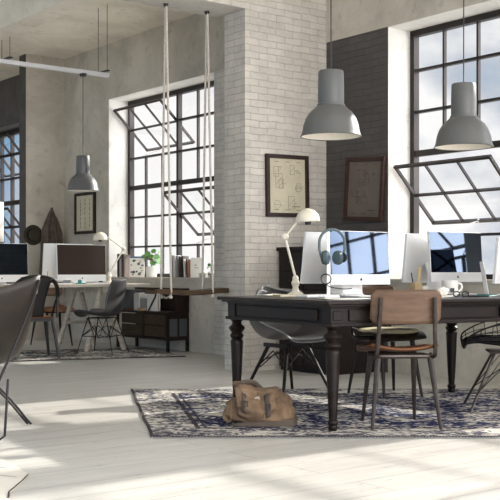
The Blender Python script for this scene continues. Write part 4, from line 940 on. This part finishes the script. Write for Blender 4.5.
for (x, y) in ((0.015, 0.015), (0.285, 0.015), (0.015, LT-0.02), (0.285, LT-0.02)):
    MB().box(x-0.015, x+0.015, y-0.015, y+0.015, 0, 0.14).build('leg', m_dmetal, sb)
bx = thing('storage_box', 'slate grey storage box standing on the sideboard under the desk end', 'box', W(10.95, 6.62, 0.465), A0)
MB().box(0, 0.22, 0, 0.42, 0, 0.25, bev=0.004).build('box_body', m_box, bx); MB().box(-0.006, 0.0, 0.36, 0.375, 0.12, 0.20).build('pull', m_white, bx)
for i, (t, w_, h_, m_, lab) in enumerate([(10.82, 0.02, 0.20, m_paper, 'white magazine file on the sideboard next to the slate box'), (10.68, 0.02, 0.15, m_greyb, 'pale grey folder standing on the sideboard behind the rack')]):
    r_ = thing('magazine_file', lab, 'magazine', W(t, 6.65, 0.465), A0)
    MB().box(0, 0.20, -0.03, 0.09, 0, h_, bev=0.003).build('file_case', m_, r_); MB().box(0.01, 0.19, -0.02, 0.08, h_, h_+0.012).build('file_pages', m_paper, r_)
rk = thing('magazine_rack', 'dark slanted magazine rack holding pale papers on the sideboard', 'rack', W(10.42, 6.66, 0.465), A0)
MB().box(0.0, 0.012, -0.02, 0.20, 0.0, 0.22, T(0.0, 0, 0) @ RX(0)).build('front_sheet', m_paper, rk)
MB().tube([(-0.01, 0.16, 0.0), (-0.015, 0.0, 0.17), (-0.015, -0.03, 0.22)], 0.010, 6).tube([(0.06, 0.2, 0.0), (0.06, 0.02, 0.2)], 0.010, 6).build('rack_bar', m_cab, rk)
MB().box(0.03, 0.045, -0.02, 0.16, 0, 0.25).build('papers', m_paper, rk)
tag(MB().box(-0.03, 0.03, -0.05, 0.05, 0, 0.035, bev=0.003).build('wooden_block', m_tan, None, loc=W(10.68, 6.62, 0.465), rz=A0), 'small tan block on the sideboard before the pale papers', 'box')
tag(MB().box(-0.03, 0.03, -0.06, 0.06, 0, 0.03, bev=0.003).build('small_brown_box', m_brownb, None, loc=W(10.96, 6.605, 0.465), rz=A0), 'small brown box at the sideboard front edge', 'box')
# ------------------------------------------------------------------ things on the left window sill
SZ = WB+0.006
def on_sill(px, n, z=SZ):
    r = (px-250)/1040; Z = n/(D2.x*r+D2.y); return Vector((r*Z, Z, z))
pr = thing('art_print', 'white floral print board with a blue top edge leaning in the window', 'picture', on_sill(137, 7.0), A0-R(38))
MB().box(-0.095, 0.095, -0.006, 0.006, 0, 0.26, RX(-8)).build('board', m_paper, pr)
MB().box(-0.097, 0.097, -0.009, 0.008, 0.245, 0.265, RX(-8)).build('top_edge', m_blued, pr)
fw = MB(); rnd = random.Random(5)
for i in range(16):
    x, z, r_ = rnd.uniform(-0.075, 0.075), rnd.uniform(0.02, 0.22), rnd.uniform(0.008, 0.022)
    fw.lathe([(r_, 0), (r_*0.9, 0.0015)], 7, m=RX(-8) @ T(x, -0.0065, z) @ RX(90) @ Matrix.Diagonal((1, rnd.uniform(0.5, 1), 1, 1)))
fw.build('flower_motif', m_box, pr)
def plant(label, p, s, nl, pot=True):
    root = thing('potted_plant', label, 'plant', p, 0)
    MB().lathe([(0.055*s, 0), (0.068*s, 0.005), (0.076*s, 0.13*s), (0.072*s, 0.135*s), (0.068*s, 0.12*s), (0.001, 0.118*s)], 28, cap=False).build('pot', m_ceram, root, smooth=True)
    MB().lathe([(0.067*s, 0), (0.001, 0.004)], 20, (0, 0, 0.118*s), cap=False).build('soil', m_soil, root)
    rnd = random.Random(11); stm = MB(); lf = MB()
    stm.tube([(0, 0, 0.11*s), (0.005*s, 0, 0.2*s), (0.0, 0, 0.29*s)], 0.008*s, 6)
    for i in range(nl):
        a = i*2.4; el = rnd.uniform(-0.1, 1.0); L_ = s*rnd.uniform(0.08, 0.13); b0 = Vector((0, 0, s*(0.17+0.10*rnd.random())))
        c = b0 + Vector((math.cos(a)*math.cos(el), math.sin(a)*math.cos(el), math.sin(el)))*L_
        stm.tube([b0, c], 0.0028*s, 5)
        R_ = 0.038*s*rnd.uniform(0.75, 1.15); nrm = Vector((math.cos(a)*0.7+rnd.uniform(-.3, .3), math.sin(a)*0.7-0.4, 0.7)).normalized(); mtx = T(*c) @ nrm.to_track_quat('Z', 'Y').to_matrix().to_4x4()
        lf.lathe([(0.001, -0.004*s), (R_*0.6, 0.0), (R_, 0.003*s), (R_*0.6, 0.003*s), (0.001, 0.0)], 14, m=mtx @ T(R_*0.5, 0, 0), cap=False)
    stm.build('stem', m_stem, root, smooth=True); lf.build('leaves', m_leaf, root, smooth=True)
plant('round leaved green plant in a white pot on the window sill', on_sill(151.5, 7.02), 0.98, 26)
plant('tiny green plant at the right end of the window sill', on_sill(211, 7.08), 0.5, 9)
BK = [(121.5, 0.030, 0.30, m_blackb, 'black binder at the left of the pair beside the print'), (126, 0.035, 0.29, m_strap, 'dark brown binder standing against the floral print')]
for px, w_, h_, m_, lab in BK:
    p = on_sill(px, 6.96); r_ = thing('binder', lab, 'binder', p, A0-R(60), 'binders beside the print')
    MB().box(-w_/2, w_/2, -0.09, 0.09, 0, h_, bev=0.003).build('cover', m_, r_); MB().box(-w_/2+0.004, w_/2-0.004, -0.085, 0.093, 0.004, h_-0.004).build('pages', m_paper, r_)
bks = [(174.5, .020, .265, m_greyb, 'pale grey book at the left end of the row on the sill'), (177, .020, .265, m_paper, 'white book second in the row on the sill'), (179.6, .022, .26, m_greyb, 'light grey book third in the row on the sill'),
       (182.4, .018, .25, m_brownb, 'brown book in the middle of the row on the sill'), (185, .022, .255, m_blackb, 'black book right of the brown one on the sill'), (187.6, .02, .215, m_paper, 'shorter white book leaning right of the black one'), (190, .02, .215, m_brownb, 'brown book with pale top at the right of the row')]
for i, (px, w_, h_, m_, lab) in enumerate(bks):
    p = on_sill(px, 6.99); lean = RY(-3 if i > 4 else 0)
    r_ = thing('book', lab, 'book', p, A0-R(60), 'books on the left window sill')
    MB().box(-w_/2, w_/2, -0.08, 0.08, 0, h_, lean, bev=0.002).build('cover', m_, r_)
    MB().box(-w_/2+0.003, w_/2-0.003, -0.076, 0.083, 0.003, h_-0.004, lean).build('pages', m_paper, r_)
wp = thing('white_folder', 'broad white folder leaning at the end of the book row', 'folder', on_sill(197, 7.04), A0-R(38))
MB().box(-0.075, 0.075, -0.012, 0.012, 0, 0.235, RX(-6), bev=0.003).build('folder', m_paper, wp)
MB().box(-0.03, -0.005, -0.0145, -0.012, 0.14, 0.15, RX(-6)).box(-0.03, 0.02, -0.0145, -0.012, 0.11, 0.115, RX(-6)).build('marking', m_ink, wp)
for px, lab in ((205.5, 'patterned black and white box in the sill corner, left one'), (215, 'patterned black and white box in the sill corner, right one')):
    r_ = thing('patterned_box', lab, 'box', on_sill(px, 7.0), A0-R(90), 'patterned boxes on the sill')
    MB().box(-0.07, 0.07, -0.05, 0.05, 0, 0.055, bev=0.004).build('box_body', m_paper, r_)
    d = MB(); rnd = random.Random(int(px))
    for i in range(14): d.sphere((rnd.uniform(-0.06, 0.06), -0.0505, rnd.uniform(0.008, 0.048)), rnd.uniform(0.004, 0.010), (1, 0.1, 1), 8)
    d.build('spots', m_blackb, r_)
